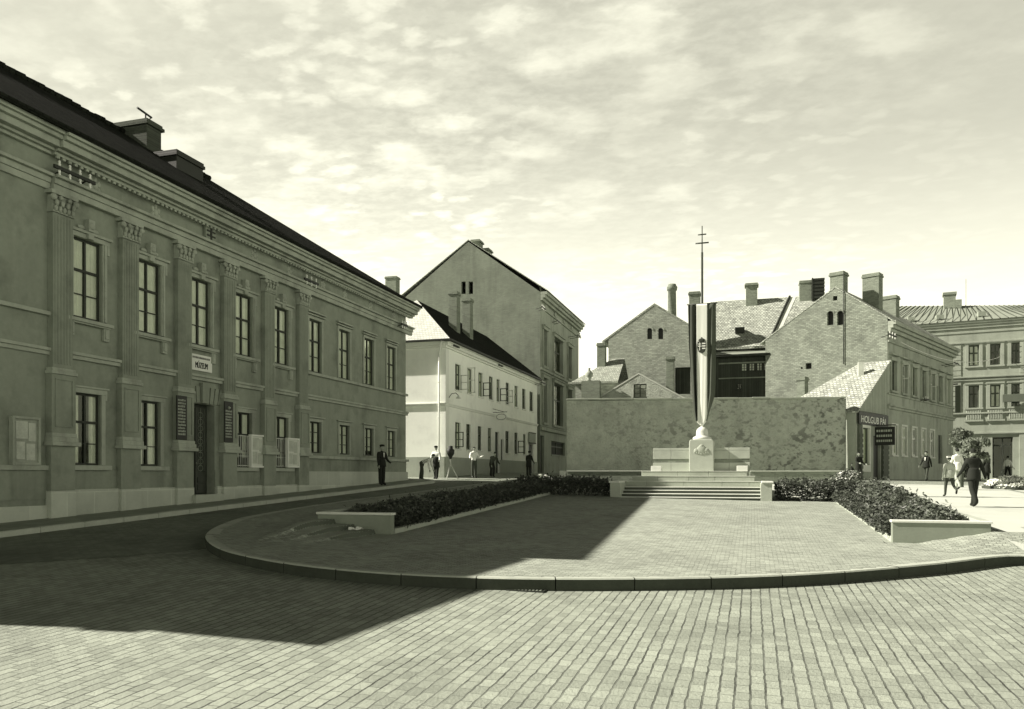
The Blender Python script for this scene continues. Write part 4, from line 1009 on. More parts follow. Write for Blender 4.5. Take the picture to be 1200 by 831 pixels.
mb.quad((uL, YG+11, E-1), (uR, YG+11, E-1), (uR, YG+11, zL), (uL, YG+11, zL)); mb.build('side_wall', M['gable_brick'], gh, fix=False)
def arched(parent, f, h, mat=None):
    """an arched dark opening: brick arch round it and a board shutter inside"""
    a, b, c, e = h; r = (b - a) / 2; uc = (a + b) / 2; q = MB()
    for k in range(8):
        w0, w1 = math.pi * k / 8, math.pi * (k + 1) / 8
        q.hexa([f.W(uc + r*1.0*math.cos(w), dd, e - .02 - r + r*math.sin(w) * 1.0) if rr == 0 else f.W(uc + (r+.10)*math.cos(w), dd, e - r + (r+.10)*math.sin(w)) for dd, rr, w in ((-.02,0,w0),(-.02,1,w0),(-.02,1,w1),(-.02,0,w1),(.035,0,w0),(.035,1,w0),(.035,1,w1),(.035,0,w1))])
    q.hexa([f.W(a - .03, -.30, c), f.W(b + .03, -.30, c), f.W(b + .03, -.27, c), f.W(a - .03, -.27, c), f.W(a - .03, -.30, e), f.W(b + .03, -.30, e), f.W(b + .03, -.27, e), f.W(a - .03, -.27, e)])
    # spandrels close the square corners above the arch
    for sg in (-1, 1):
        pts = [f.W(uc + sg * r, -.01, e - r)] + [f.W(uc + sg * r * math.cos(w), -.01, e - r + r * math.sin(w)) for w in (R(22), R(45), R(67), R(90))] + [f.W(uc + sg * r, -.01, e)]
        q.poly(pts if sg > 0 else pts[::-1])
    o = q.build('window', mat or M['gable_brick'], parent)
    s2 = MB(); f.box(s2, a, b, -.26, -.22, c, e - .02); s2.build('shutter', M['black'], o); return o
for h in ar: arched(gh, FGa, h)
d = MB(); FGa.box(d, rd[0], rd[1], -.35, -.28, rd[2], rd[3])
for k in range(1, 4): x = rd[0] + (rd[1]-rd[0]) * k / 4; FGa.box(d, x - .03, x + .03, -.28, -.25, rd[2], rd[3])
d.build('door', M['planks_dark'], gh)
def gable_roof(mb, x0, xa, x1, z0, za, z1, y0, y1, ov=.3, t=.14, side=.35):
    def ext(xe, ze, s):
        sl = (za - ze) / (xa - xe); return xe + s, ze + sl * s
    l = ext(x0, z0, -side); r = ext(x1, z1, side)
    for (p, q) in ((l, (xa, za)), ((xa, za), r)):
        mb.hexa([(p[0], y0 - .02, p[1] + .02), (q[0], y0 - .02, q[1] + .02), (q[0], y1 + ov, q[1] + .02), (p[0], y1 + ov, p[1] + .02),
                 (p[0], y0 - .02, p[1] + t + .02), (q[0], y0 - .02, q[1] + t + .02), (q[0], y1 + ov, q[1] + t + .02), (p[0], y1 + ov, p[1] + t + .02)])
mb = MB(); gable_roof(mb, uL, uA, uR, zL, zA, zR, YG, YG + 11, ov=.18, side=.45); ro = mb.build('roof', M['shingle2'], gh)
def chim_at(parent, px0, px1, yt, yb_, Y, mat=None, dep=.7, cap=.07, rnd=False):
    f = Fac(0, Y, 1, 0, 0, -1); a = f.uz(px0)[0]; b = f.uz(px1)[0]; zt = f.uz(px0, yt)[1]; zb_ = f.uz(px0, yb_)[1]
    if rnd:
        c = MB(); r = (b - a) / 2; cc = Vector(((a+b)/2, Y + r, 0)); c.lathe(cc, [(r*.95, zb_), (r*.86, zt - .5), (r*1.1, zt - .45), (r*1.15, zt - .2), (r*.9, zt - .1), (r*.85, zt), (r*.6, zt), (0, zt - .1)], 14)
        return c.build('chimney', mat or M['chim'], parent)
    return chimney_box(parent, a, b, Y, Y + dep, zb_, zt, mat, cap)
chim_at(ro, 781.5, 792.5, 332.5, 372, 60.5, rnd=True, mat=M['chim'])
chim_at(ro, 807.5, 820, 342, 386, 62, dep=.9)
chim_at(gh, 780.5, 789.5, 418, 470, 55.8, M['chim'], dep=.6, cap=.05)

# shed with white verge in front of the gable house
YS = 52.0; FS = Fac(0, YS, 1, 0, 0, -1)
sd = thing('gable_shed', 'low shed with a pale roof verge and one dark window peeping over the rubble wall', 'shed', (FS.uz(749)[0], YS + 2, G(0, YS)))
uL, zL = FS.uz(700, 468.5); uA, zA = FS.uz(748.5, 439); uR, zR = FS.uz(803, 468.5)
wn = (FS.uz(742.5)[0], FS.uz(757.5)[0], FS.uz(750, 466)[1], FS.uz(750, 450)[1])
mb = MB(); FS.wall(mb, uL, uR, E - 1, min(zL, zR) , [], depth=.3); gable_tri(mb, FS, uL, uA, uR, zL, zA, [wn], zR)
for u, z in ((uL, zL), (uR, zR)): mb.quad((u, YS, E-1), (u, YS+3.4, E-1), (u, YS+3.4, z), (u, YS, z))
mb.build('wall', M['rubble'], sd, fix=False)
mb = MB(); gable_roof(mb, uL, uA, uR, zL, zA, zR, YS, YS + 3.4, ov=.2, t=.1, side=.3); mb.build('roof', M['chim_w'], sd)
o = win(sd, FS, *wn, d=-.1, frame=M['shutter'], curt=0, bars='many', bar=.06, casing=M['planks_dark'])

# low pale-roofed outbuilding at the wall's street end
YL = 53.0; FL = Fac(0, YL, 1, 0, 0, -1)
lh = thing('low_outbuilding', 'low brick outbuilding with a pale hipped roof beside the narrow brick gable house', 'outbuilding', (FL.uz(694)[0], YL + 2.5, G(-8, YL)))
x0, ze_ = FL.uz(671, 449); x1 = FL.uz(725)[0]; zt = FL.uz(716, 414)[1]
mb = MB(); mb.box(x0 + .2, x1, YL, YL + 5, E - 1, ze_ - .1); mb.build('wall', M['gable_brick'], lh)
mb = MB(); mb.quad((x0 - .1, YL - .3, ze_), (x1, YL - .3, ze_), (x1, YL + 2.6, zt), (x0 + 2.3, YL + 2.6, zt)) ; mb.add([(x0 - .1, YL - .3, ze_), (x0 + 2.3, YL + 2.6, zt), (x0 - .1, YL + 5.3, ze_)], [(0, 1, 2)]); mb.quad((x0 - .1, YL + 5.3, ze_), (x0 + 2.3, YL + 2.6, zt), (x1, YL + 2.6, zt), (x1, YL + 5.3, ze_)); mb.box(x0 - .2, x1, YL - .4, YL - .28, ze_ - .12, ze_ + .02)
ro = mb.build('roof', M['shingle2'], lh, fix=False)
chim_at(ro, 699.5, 709, 402, 445, YL + 1.6, M['chim'], dep=.6, cap=.04)
s = thing('stone_urn', 'small dark stone urn on a block above the rubble wall end', 'urn', FL.W(FL.uz(695.5)[0], 1.5, E + 4)); c = FL.W(FL.uz(695.5)[0], 1.5, 0); zb_ = FL.uz(695, 448)[1]
q = MB(); q.box(c.x - .45, c.x + .75, c.y - .3, c.y + .3, zb_ - 1.6, zb_ - .1); q.build('block', M['chim'], s)
q = MB(); q.lathe((c.x, c.y, zb_ - .1), [(.0, 0), (.2, .0), (.1, .12), (.22, .3), (.28, .5), (.15, .62), (.08, .75), (.1, .85), (0, .9)], 12); q.build('vase', M['greybase'], s)

# wide shingled house
YB = 63.0; FB = Fac(0, YB, 1, 0, 0, -1)
bh = thing('shingled_house', 'wide house with a broad pale shingle roof facing the square, behind the flag', 'house', (FB.uz(880)[0], YB + 6, G(0, YB)))
x0 = FB.uz(800)[0]; x1 = FB.uz(985)[0]; ze_ = FB.uz(870, 408)[1]; YBr = YB + 5.0
fr_ = Fac(0, YBr, 1, 0, 0, -1); zr = fr_.uz(880, 351)[1]
mb = MB(); mb.box(x0 + .4, x1, YB, YB + 10, E - 1, ze_ - .25); mb.build('wall', M['gable_brick'], bh)
mb = MB(); xr0 = fr_.uz(833)[0]
mb.quad((x0, YB - .5, ze_), (x1, YB - .5, ze_), (x1, YBr, zr), (xr0, YBr, zr)); mb.quad((x0, YB + 10.5, ze_), (xr0, YBr, zr), (x1, YBr, zr), (x1, YB + 10.5, ze_)); mb.add([(x0, YB-.5, ze_), (xr0, YBr, zr), (x0, YB+10.5, ze_)], [(0, 1, 2)])
mb.box(x0, x1, YB - .58, YB - .5, ze_ - .16, ze_ + .03)
ro = mb.build('roof', M['shingle'], bh, fix=False)
chim_at(ro, 874, 887.5, 332, 366, YB + 4.2, M['chim'], dep=.9, cap=.1)
chim_at(ro, 937, 951, 329, 362, YB + 4.4, M['chim'], dep=.9, cap=.04)
q = MB()                                                         # pale lead valley running down the roof
def roofpt(px, t):
    # point on the front slope at fraction t from eave to ridge
    Yq = YB - .5 + t * (YBr - YB + .5); f = Fac(0, Yq, 1, 0, 0, -1); return Vector((f.uz(px)[0], Yq, ze_ + t * (zr - ze_) + .03))
q.quad(roofpt(901, .02), roofpt(908, .02), roofpt(933, .99), roofpt(926, .99)); q.build('valley', M['chim_w'], ro)
q = MB(); q.tube(roofpt(900, .02) + Vector((0, 0, .06)), roofpt(925.5, .99) + Vector((0, 0, .06)), .10, n=6); q.build('seam', M['iron'], ro)
q = MB(); c = roofpt(867, .28); q.box(c.x - .35, c.x + .35, c.y - .5, c.y + .3, c.z - .05, c.z + .35); q.build('dormer', M['iron'], ro)
s = thing('slatted_cowl', 'dark slatted sheet-metal box beside a chimney on the shingled roof', 'roof box', FB.W(FB.uz(959)[0], -4.5, zr))
f = Fac(0, YB + 4.0, 1, 0, 0, -1); a, b = f.uz(952)[0], f.uz(966.5)[0]; zt = f.uz(958, 326)[1]
q = MB()
for k in range(6):
    z = zt - .28 * k; f.box(q, a, b, -.7, .0, z - .17 - .05 * 0, z)
f.box(q, a + .05, b - .05, -.6, -.1, zt - 1.6, zt - .05); q.build('slats', M['iron'], s)
q = MB(); f.box(q, a - .03, a + .06, -.72, .02, zt - 1.7, zt + .05); q.build('frame', M['iron'], s)

# dark timber building below it
YD = 58.5; FD = Fac(0, YD, 1, 0, 0, -1)
tb = thing('timber_gallery', 'dark tarred timber gallery with a row of small panes under the shingle roof eave', 'gallery', (FD.uz(870)[0], YD + 2, G(0, YD)))
x0, x1 = FD.uz(822)[0], FD.uz(902)[0]; zt = FD.uz(870, 418)[1]
px_w = [(FD.uz(a)[0], FD.uz(a + 6.2)[0], FD.uz(870, 435)[1], FD.uz(870, 426)[1]) for a in (869, 878, 887, 894.5)]; hw = (FD.uz(864)[0], FD.uz(869)[0], FD.uz(866, 456)[1], FD.uz(866, 450)[1])
mb = MB(); FD.wall(mb, x0, x1, E - 1, zt, px_w + [hw], depth=.15); mb.quad((x0, YD, E-1), (x0, YD+4, E-1), (x0, YD+4, zt), (x0, YD, zt)); mb.quad((x1, YD, E-1), (x1, YD+4, E-1), (x1, YD+4, zt), (x1, YD, zt)); mb.build('wall', M['planks_dark'], tb, fix=False)
for h in px_w + [hw]: win(tb, FD, *h, d=-.05, frame=M['woodframe'], curt=.6 if h[0] < FD.uz(889)[0] and h is not hw else 0, bars='many', bar=.04, casing=M['planks_dark'])
mb = MB()
mb.hexa([(x0 - .4, YD - .35, zt - .02), (x1, YD - .35, zt - .02), (x1, YD + 4.5, zt + 1.0), (x0 - .4, YD + 4.5, zt + 1.0), (x0 - .4, YD - .35, zt + .08), (x1, YD - .35, zt + .08), (x1, YD + 4.5, zt + 1.1), (x0 - .4, YD + 4.5, zt + 1.1)])
ro = mb.build('roof', M['sheet'], tb); q = MB(); q.tube((x0 - .4, YD - .42, zt + .02), (x1, YD - .42, zt + .06), .09); q.build('gutter', M['iron'], tb)
q = MB(); FD.box(q, x0 + 1.2, x1 - .02, .02, .14, zt - .5, zt - .4); FD.box(q, x0 + 1.2, x1 - .02, .02, .10, zt - 1.55, zt - 1.47); q.build('rail', M['chim'], tb)

# ------------------------------------------------------------------ corner house at right (its street front turned away)
C0 = P(1040, HY, 50.0); c0 = Vector((C0.x, C0.y))
th_ = math.atan2(850, 930) - ANG                                    # its street direction, measured from +Y towards +X
dF = Vector((math.sin(th_), math.cos(th_))); dG = Vector((-math.cos(th_), math.sin(th_)))
FF = Fac(c0.x, c0.y, dF.x, dF.y, -dG.x, -dG.y)                       # street front, u runs away from the corner
FGb = Fac(c0.x, c0.y, dG.x, dG.y, -dF.x, -dF.y)                      # gable, u runs from the corner to the left
BR = -th_ if False else th_
M['gable_r'] = pm('rough_brick_gable_turned', .275, dscale=9.0, pat=1, size=(.26, .10), axes='xz', rot=th_, mortar=.014, mv=.75, cvar=.24, var=.26, nscale=1.1, stain=.25, sscale=.8, bump=1.0, bdist=.06, distort=.045)
M['shingle_r'] = pm('pale_shingle_lean_to', .50, pat=1, size=(.22, .14), axes='xz', rot=th_, mortar=.03, mv=.45, cvar=.3, var=.2, nscale=1, bump=1.0, bdist=.06, distort=.06)
ch = thing('corner_house', 'two-storey corner house with a rough brick gable and a long receding street front', 'house', (c0.x, c0.y + 6, G(c0.x, c0.y)))
uG = FGb.uz(897)[0]; uAp = FGb.uz(979)[0]; zEr = E + 9.84; zAp = FGb.uz(979, 337.5)[1]; zEl = FGb.uz(897, 399)[1]
UE = FF.uz(1117)[0]
ar = []
for px in (973, 984.7):
    u, z0 = FGb.uz(px, 381); ar.append((u - .2, u + .2, z0, z0 + .95))
sq = []
for px, py, w in ((978.7, 352, .14), (947.5, 432.5, .2), (939.5, 432.5, .07)):
    u, z0 = FGb.uz(px, py); sq.append((u - w, u + w, z0, z0 + 2 * w))
mb = MB(); FGb.wall(mb, 0, uG, E - 1, zEl, [h for h in ar + sq if h[3] < zEl], depth=.4, cut=ar + sq)
gable_tri(mb, FGb, 0, uAp, uG, zEr, zAp, [h for h in ar + sq if h[3] >= zEl], zEl)
mb.build('gable', M['gable_r'], ch, fix=False)
# strip between the two eave heights on the corner side is closed by the triangle builder (it starts at the lower eave)
for h in ar: arched(ch, FGb, h, M['gable_r'])
for h in sq: q = MB(); FGb.box(q, h[0], h[1], -.3, -.25, h[2], h[3]); q.build('vent', M['black'], ch)
def ff(px): return FF.uz(px)[0]
cu_ = []
for px in (1047, 1059.5, 1071, 1082, 1092.2, 1101.5, 1110.5): u = ff(px); cu_.append((u - .5, u + .5, E + 5.35, E + 7.25))
cl_ = []
for px in (1048, 1059.2, 1071, 1081.7, 1091.8): u = ff(px); cl_.append((u - .5, u + .5, E + 1.25, E + 3.15))
cd = (ff(1099.5), ff(1104), E - .3, E + 2.9)
mb = MB(); FF.wall(mb, 0, UE, E - 1, zEr, cu_ + cl_ + [cd], depth=.25)
pA, pB = FGb.W(uG, 0, 0), None
bl = FF.W(UE, 0, 0) + Vector((dG.x, dG.y, 0)) * uG
mb.quad(FF.W(UE, 0, E-1), Vector((bl.x, bl.y, E-1)), Vector((bl.x, bl.y, zEl)), FF.W(UE, 0, zEr)); mb.quad(FGb.W(uG, 0, E-1), Vector((bl.x, bl.y, E-1)), Vector((bl.x, bl.y, zEl)), FGb.W(uG, 0, zEl))
mb.build('wall', M['plaster_r'], ch, fix=False)
def sr(s, u0, u1, z0, z1): FF.box(s, u0 - .15, u0, 0, .08, z0, z1); FF.box(s, u1, u1 + .15, 0, .08, z0, z1); FF.box(s, u0 - .22, u1 + .22, 0, .14, z1, z1 + .2); FF.box(s, u0 - .28, u1 + .28, 0, .22, z1 + .34, z1 + .44); FF.box(s, u0 - .2, u1 + .2, 0, .15, z0 - .14, z0)
def sr2(s, u0, u1, z0, z1): FF.box(s, u0 - .12, u0, 0, .06, z0, z1); FF.box(s, u1, u1 + .12, 0, .06, z0, z1); FF.box(s, u0 - .12, u1 + .12, 0, .07, z1, z1 + .12); FF.box(s, u0 - .12, u1 + .12, 0, .10, z0 - .1, z0)
for k, (a, b, c, e) in enumerate(cu_):
    o = win(ch, FF, a, b, c, e, d=-.12, frame=M['shutter'] if k not in (1, 4, 6) else M['palewood'], curt=.6 if k in (3, 5) else 0, bar=.07, surround=sr, casing=M['plaster_r'])
    if k in (1, 4):
        q = MB()
        z0_, z1_ = c + .9, e
        for zz in (z0_, z1_ - .07): FF.box(q, a - .02, a + .02, 0, .5, zz, zz + .07)
        FF.box(q, a - .02, a + .02, 0, .07, z0_, z1_); FF.box(q, a - .02, a + .02, .43, .5, z0_, z1_); q.build('casement', M['palewood'], o)
for k, (a, b, c, e) in enumerate(cl_): win(ch, FF, a, b, c, e, d=-.05, frame=M['palewood'], curt=.5 if k % 2 else 0, bar=.12, surround=sr2, casing=M['palewood'])
d = MB(); FF.box(d, cd[0], cd[1], -.2, -.14, cd[2], cd[3]); d.build('door', M['door'], ch)
mb = MB()
for z, dd, t in ((4.15, .10, .16), (4.31, .18, .12), (5.05, .08, .12), (8.35, .10, .12), (9.0, .2, .22), (9.22, .35, .2), (9.42, .5, .24)): FF.box(mb, .01, UE + .1, 0, dd, E + z, E + z + t)
FF.box(mb, 0.02, UE, 0, .06, E - 1, E + .8)
mb.build('cornice', M['plaster_r'], ch, bevel=.015)
mb = MB()
def rp(u, along, z): q = FGb.W(u, -along, z); return q
slr, sll = (zAp - zEr) / uAp, (zAp - zEl) / (uG - uAp)
for (u0, z0), (u1, z1) in (((-.42, zEr - .42 * slr + .015), (uAp, zAp + .015)), ((uAp, zAp + .015), (uG + .4, zEl - .4 * sll + .015))):
    mb.hexa([rp(u0, -.02, z0), rp(u1, -.02, z1), rp(u1, UE + .3, z1), rp(u0, UE + .3, z0), rp(u0, -.02, z0 + .09), rp(u1, -.02, z1 + .09), rp(u1, UE + .3, z1 + .09), rp(u0, UE + .3, z0 + .09)])
ro = mb.build('roof', M['shingle2'], ch)
def chim_f(parent, px0, px1, yt, yb_, back, mat, cap=.07, dep=.8):
    f = Fac(c0.x + dF.x * back, c0.y + dF.y * back, dG.x, dG.y, -dF.x, -dF.y); a, zt = f.uz(px0, yt); b, _ = f.uz(px1, yt); zb_ = f.uz(px0, yb_)[1]
    c = MB(); f.box(c, b, a, -dep, 0, zb_, zt - .25); f.box(c, b - cap, a + cap, -dep - cap, cap, zt - .25, zt - .12); f.box(c, b - cap*.4, a + cap*.4, -dep - cap*.4, cap*.4, zt - .12, zt)
    return c.build('chimney', mat, parent, bevel=.012)
chim_f(ro, 972.5, 988.5, 320, 352, 1.2, M['chim'])
chim_f(ro, 1010.5, 1030, 322, 372, 3.0, M['chim'], cap=.05)
chim_f(ro, 1032, 1050, 348, 385, 8.0, M['chim'], cap=.06)
q = MB(); uu, zz = FGb.uz(989, 318); q.tube(FGb.W(uu, .06, FGb.uz(989, 427)[1]), FGb.W(uu, .06, zz), .028, n=6); q.build('conduit', M['iron'], ch)
chim_f(ch, 933.5, 943, 442, 480, -1.4, M['chim'], cap=.05, dep=.6)
insulator_rack('insulator_bracket', FF, 1046, 393, 1.5, 3, 'insulator bracket under the cornice at the corner of the brick gable house front', out=.5)
insulator_rack('insulator_bracket', FF, 1086, 468, 1.0, 2, 'small insulator bracket between the floors of the receding corner house front', out=.4)
insulator_rack('insulator_bracket', FF, 1121, 426, 1.4, 2, 'insulator bracket at the far end of the receding corner house front', out=.9)

# lean-to shop against the gable
DL = 5.6
sp_ = thing('corner_shop', 'low shop with a bright shingled lean-to roof and boarded side, against the brick gable', 'shop', (c0.x - dF.x * 3, c0.y - dF.y * 3, G(c0.x, c0.y)))
zT, zB = E + 7.15, E + 3.72; ZS = E + 3.72
sw = (-FF.uz(1018)[0], -FF.uz(1009.5)[0])
h1 = (ff(1009.5), ff(1017.5), E + .55, E + 2.75); h2 = (ff(1023.5), ff(1031.5), E - .4, E + 2.35)
mb = MB(); FF.wall(mb, -DL, 0, E - 1, ZS - .02, [h1, h2], depth=.25)
fl = Fac(*FF.W(-DL, 0, 0).xy, dG.x, dG.y, -dF.x, -dF.y)
mb.cur = 0; fl.wall(mb, 0, 6, E - 1, zB - .02, [], depth=.2)
mb.build('wall', M['plaster_r'], sp_, fix=False)
mb = MB(); mb.add([FF.W(-DL, .0, ZS - .0), FF.W(-.01, .0, ZS), FF.W(-.01, .0, zT - .08)], [(0, 1, 2)]); mb.build('boarded_gable', M['clockface'], sp_, fix=False)
mb = MB()
def lp(u, back, z): q = FGb.W(u, back, z); return q
t0, t1 = (-.25, DL + .25)
tR = FGb.uz(1009, 423)[0]
def slab(mb, p, th=.1):
    n = len(p); mb.prism(p, (0, 0, th))
slab(mb, [lp(-.22, 0.02, zT - .06), lp(tR, 0.02, zT - .06), lp(5.2, DL + .3, zB - .18), lp(-.22, DL + .3, zB - .18)])
slab(mb, [lp(tR, 0.02, zT - .06), lp(5.2 + .1, .02, zB - .2), lp(5.2, DL + .3, zB - .18)])
ro = mb.build('roof', M['shingle_r'], sp_)
chim_pos = FGb.uz(1019, 437)
q = MB(); cc = lp(chim_pos[0] - .0, 1.6, 0); q.box(cc.x - .16, cc.x + .16, cc.y - .16, cc.y + .16, E + 5.6, E + 7.0); q.box(cc.x + .16, cc.x + .6, cc.y - .1, cc.y + .1, E + 5.7, E + 5.9); q.build('chimney', M['chim_w'], ro)
d = MB(); FF.box(d, h2[0], h2[1], -.22, -.15, h2[2], h2[3]); d.build('door', M['black'], sp_)
for pa, pb, hh in ((1004.5, 1008.5, 2.9), (1032.5, 1039, 2.4)):
    d = MB(); FF.box(d, ff(pa), ff(pb), .0, .12, E - .8, E + hh)
    for k in range(10): FF.box(d, ff(pa) - .01, ff(pb) + .01, .12, .16, E - .6 + k * .31, E - .41 + k * .31)
    d.build('shutter_panel', M['shutter'], sp_)
def shw(s, u0, u1, z0, z1): FF.box(s, u0 - .18, u0, 0, .1, z0 - .4, z1 + .35); FF.box(s, u1, u1 + .18, 0, .1, z0 - .4, z1 + .35); FF.box(s, u0, u1, 0, .1, z1, z1 + .35); FF.box(s, u0, u1, 0, .1, z0 - .4, z0)
win(sp_, FF, *h1, d=-.08, frame=M['woodframe'], curt=0, bars='none', bar=.06, surround=shw, casing=M['palewood'])
d = MB(); a, b = fl.uz(1001.5)[0], fl.uz(994)[0]; fl.box(d, a, b, 0, .05, E - .6, E + 2.3); d.build('side_door', M['greybase'], sp_)
s = thing('shop_sign', 'dark shop fascia reading HOLGUB PÁL in white letters under the boarded gable', 'sign', FF.W(-3, .1, E + 2.95))
a, b = -DL + .05, -.35
q = MB(); FF.box(q, a, b, .10, .17, E + 2.92, E + 3.66); q.build('board', M['black'], s, bevel=.01)
text_mesh('HOLGUB PÁL', FF, a + .35, b - .35, E + 3.04, E + 3.54, .172, M['signwhite'], s)
s = thing('projecting_sign', 'dark projecting shop sign with faint pale letters beside the corner shop door', 'sign', FF.W(ff(1024), .1, E + 2.2))
ua = ff(1023); fp = Fac(*FF.W(ua, 0, 0).xy, -dG.x, -dG.y, -dF.x, -dF.y)
q = MB(); fp.box(q, .12, 1.25, -.04, .04, E + 1.75, E + 2.85); q.build('board', M['black'], s, bevel=.01)
q = MB()
for z in (1.95, 2.25, 2.55):
    x = .22
    while x < 1.08: l = random.uniform(.06, .12); fp.box(q, x, x + l, .04, .046, E + z, E + z + .13); x += l + .04
q.build('lettering', M['greybase'], s); q = MB(); q.tube(FF.W(ua, 0, E + 2.95), FF.W(ua, 1.3, E + 2.95), .03); q.build('bracket', M['iron'], s)

# ------------------------------------------------------------------ the palace at the end of the square
p0 = P(1113, HY, 70.0); dP = Vector((.898 * CA - (-.44) * SA, .898 * SA + (-.44) * CA)); dP.normalize()
FP = Fac(p0.x, p0.y, dP.x, dP.y, dP.y, -dP.x)
pal = thing('palace', 'large stuccoed town palace with seamed metal roof and ground floor shops across the far street', 'building', (p0.x + 6, p0.y + 5, G(p0.x, p0.y)))
def fp_(px, py=HY): return FP.uz(px, py)
UL, UR = -7.5, fp_(1300)[0]; zc_ = fp_(1140, 377)[1]
pw = []
for dx in (0, 25.2, 50, 75):
    a, b = fp_(1135 + dx)[0], fp_(1147.5 + dx)[0]; pw.append((a, b, fp_(1141, 429)[1], fp_(1141, 404.5)[1])); pw.append((a, b, fp_(1141, 478)[1], fp_(1141, 452)[1]))
ps = [(fp_(1163)[0], fp_(1187)[0], E - .3, E + 3.2), (fp_(1196)[0], fp_(1218)[0], E - .3, E + 3.2), (fp_(1129)[0], fp_(1150)[0], E - .3, E + 3.0)]
mb = MB(); FP.wall(mb, UL, UR, E - 1.5, zc_, pw + ps, depth=.3)
e0 = FP.W(UL, -14, 0); e1 = FP.W(UR, -14, 0)
mb.quad(FP.W(UL,0,E-1.5), FP.W(UL,-14,E-1.5), FP.W(UL,-14,zc_), FP.W(UL,0,zc_)); mb.quad(FP.W(UR,0,E-1.5), FP.W(UR,-14,E-1.5), FP.W(UR,-14,zc_), FP.W(UR,0,zc_)); mb.quad(FP.W(UL,-14,E-1.5), FP.W(UR,-14,E-1.5), FP.W(UR,-14,zc_), FP.W(UL,-14,zc_))
mb.build('wall', M['plaster_p'], pal, fix=False)
def spw(s, u0, u1, z0, z1): FP.box(s, u0 - .25, u0, 0, .1, z0, z1); FP.box(s, u1, u1 + .25, 0, .1, z0, z1); FP.box(s, u0 - .3, u1 + .3, 0, .10, z1 + .1, z1 + .25); FP.box(s, u0 - .3, u1 + .3, 0, .12, z0 - .15, z0)
for k, h in enumerate(pw):
    win(pal, FP, *h, d=-.15, frame=M['shutter'], curt=.8 if k in (0, 3) else .0, bar=.11, trans=.62, surround=spw, casing=M['plaster_p'])
for h in ps: win(pal, FP, *h, d=-.2, frame=M['woodframe'], curt=0, bar=.12, trans=.8, casing=M['plaster_p'])
mb = MB()
for z, dd, t in ((3.5, .16, .16), (5.25, .14, .14), (8.15, .12, .15), (8.4, .2, .14)): FP.box(mb, UL, UR, 0, dd, E + z, E + z + t)
zq = zc_ - E
for z, dd, t in ((-1.9, .12, .15), (-1.0, .06, .2), (-.6, .12, .25), (-.35, .2, .2), (-.15, .28, .2)): FP.box(mb, UL, UR, 0, dd, zc_ + z, zc_ + z + t)
mb.build('cornice', M['plaster_p'], pal, bevel=.02)
mb = MB()
for px in (1118, 1204):                                # rusticated strips and balusters under the windows
    u = fp_(px)[0]
    for k in range(14): FP.box(mb, u - .55, u + .55, .0, .06, E + 5.5 + k * .45, E + 5.5 + k * .45 + .40) if E + 5.5 + k * .45 + .4 < zc_ - 2 else None
    FP.box(mb, u - .6, u + .6, 0, .10, E - 1.5, E + 3.5)
mb.build('pilaster_strip', M['plaster_p'], pal, bevel=.02)
for h in pw[1::2]:
    q = MB(); n_ = 9
    for k in range(n_): uu = h[0] - .1 + (h[1] - h[0] + .2) * k / (n_ - 1); q.lathe(FP.W(uu, .06, h[2] - 1.05), [(.05, 0), (.09, .15), (.05, .45), (.07, .75), (.07, .8)], 6)
    FP.box(q, h[0] - .3, h[1] + .3, 0.01, .16, h[2] - 1.2, h[2] - 1.05); q.build('baluster_panel', M['plaster_p'], pal)
mb = MB(); zr = fp_(1106)[0]; fr2 = Fac(*FP.W(0, -6, 0).xy, dP.x, dP.y, dP.y, -dP.x); zrid = fr2.uz(1106, 354)[1]
A, B, C, D = FP.W(UL - .7, .36, zc_ + .06), FP.W(UR + .7, .36, zc_ + .06), FP.W(UR + .7, -14.7, zc_ + .06), FP.W(UL - .7, -14.7, zc_ + .06)
r0 = FP.W(UL + 3, -6, zrid); r1 = FP.W(fr2.uz(1122)[0], -6, zrid); r2 = FP.W(UR - 3, -6, zrid - 1.1 if True else zrid)
mb.quad(A, B, r2, r0); mb.quad(C, D, r0, r2); mb.add([D, A, r0], [(0, 1, 2)]); mb.add([B, C, r2], [(0, 1, 2)])
ro = mb.build('roof', M['sheet'], pal, fix=False)
q = MB(); n_ = 34
for k in range(1, n_):
    t = k / n_; a = A.lerp(B, t); b = r0.lerp(r2, t); q.tube(a + Vector((0, 0, .02)), b + Vector((0, 0, .02)), .04, n=4)
q.build('roof_seam', M['shutter'], ro)
def chim_p(px0, px1, yt, back, extra=0):
    f = Fac(*FP.W(0, -back, 0).xy, dP.x, dP.y, dP.y, -dP.x); a, zt = f.uz(px0, yt); b = f.uz(px1)[0]; c = MB(); f.box(c, a, b, -1.0, 0, zt - 3, zt - .25); f.box(c, a - .08, b + .08, -1.08, .08, zt - .25, zt)
    if extra: f.box(c, b, b + extra, -1, 0, zt - 3, zt - .75)
    c.build('chimney', M['chim'], ro, bevel=.015)
chim_p(1106, 1120, 343, 5.2, .5); chim_p(1031, 1050, 348, 6.2, .3)
for px in (1068, 1102, 1152):
    u = fp_(px)[0]; tt = .30; yb_ = .36 - tt * 6.36; c = FP.W(u, yb_, zc_ + .06 + tt * (zrid - zc_ - .8)); q = MB(); q.box(c.x - .3, c.x + .3, c.y - .25, c.y + .35, c.z - .1, c.z + .32); q.build('roof_hatch', M['sheet'], ro)
q = MB(); q.tube(fr2.W(fr2.uz(1132)[0], 0, zrid - .5), fr2.W(fr2.uz(1132)[0], 0, zrid + 2.0), .018); q.build('rod', M['iron'], ro)
s = thing('street_sign', 'long dark signboard standing out from the palace between its two window rows', 'sign', FP.W(fp_(1182)[0], .6, E + 6.5)); a, b = fp_(1174)[0], fp_(1200)[0]
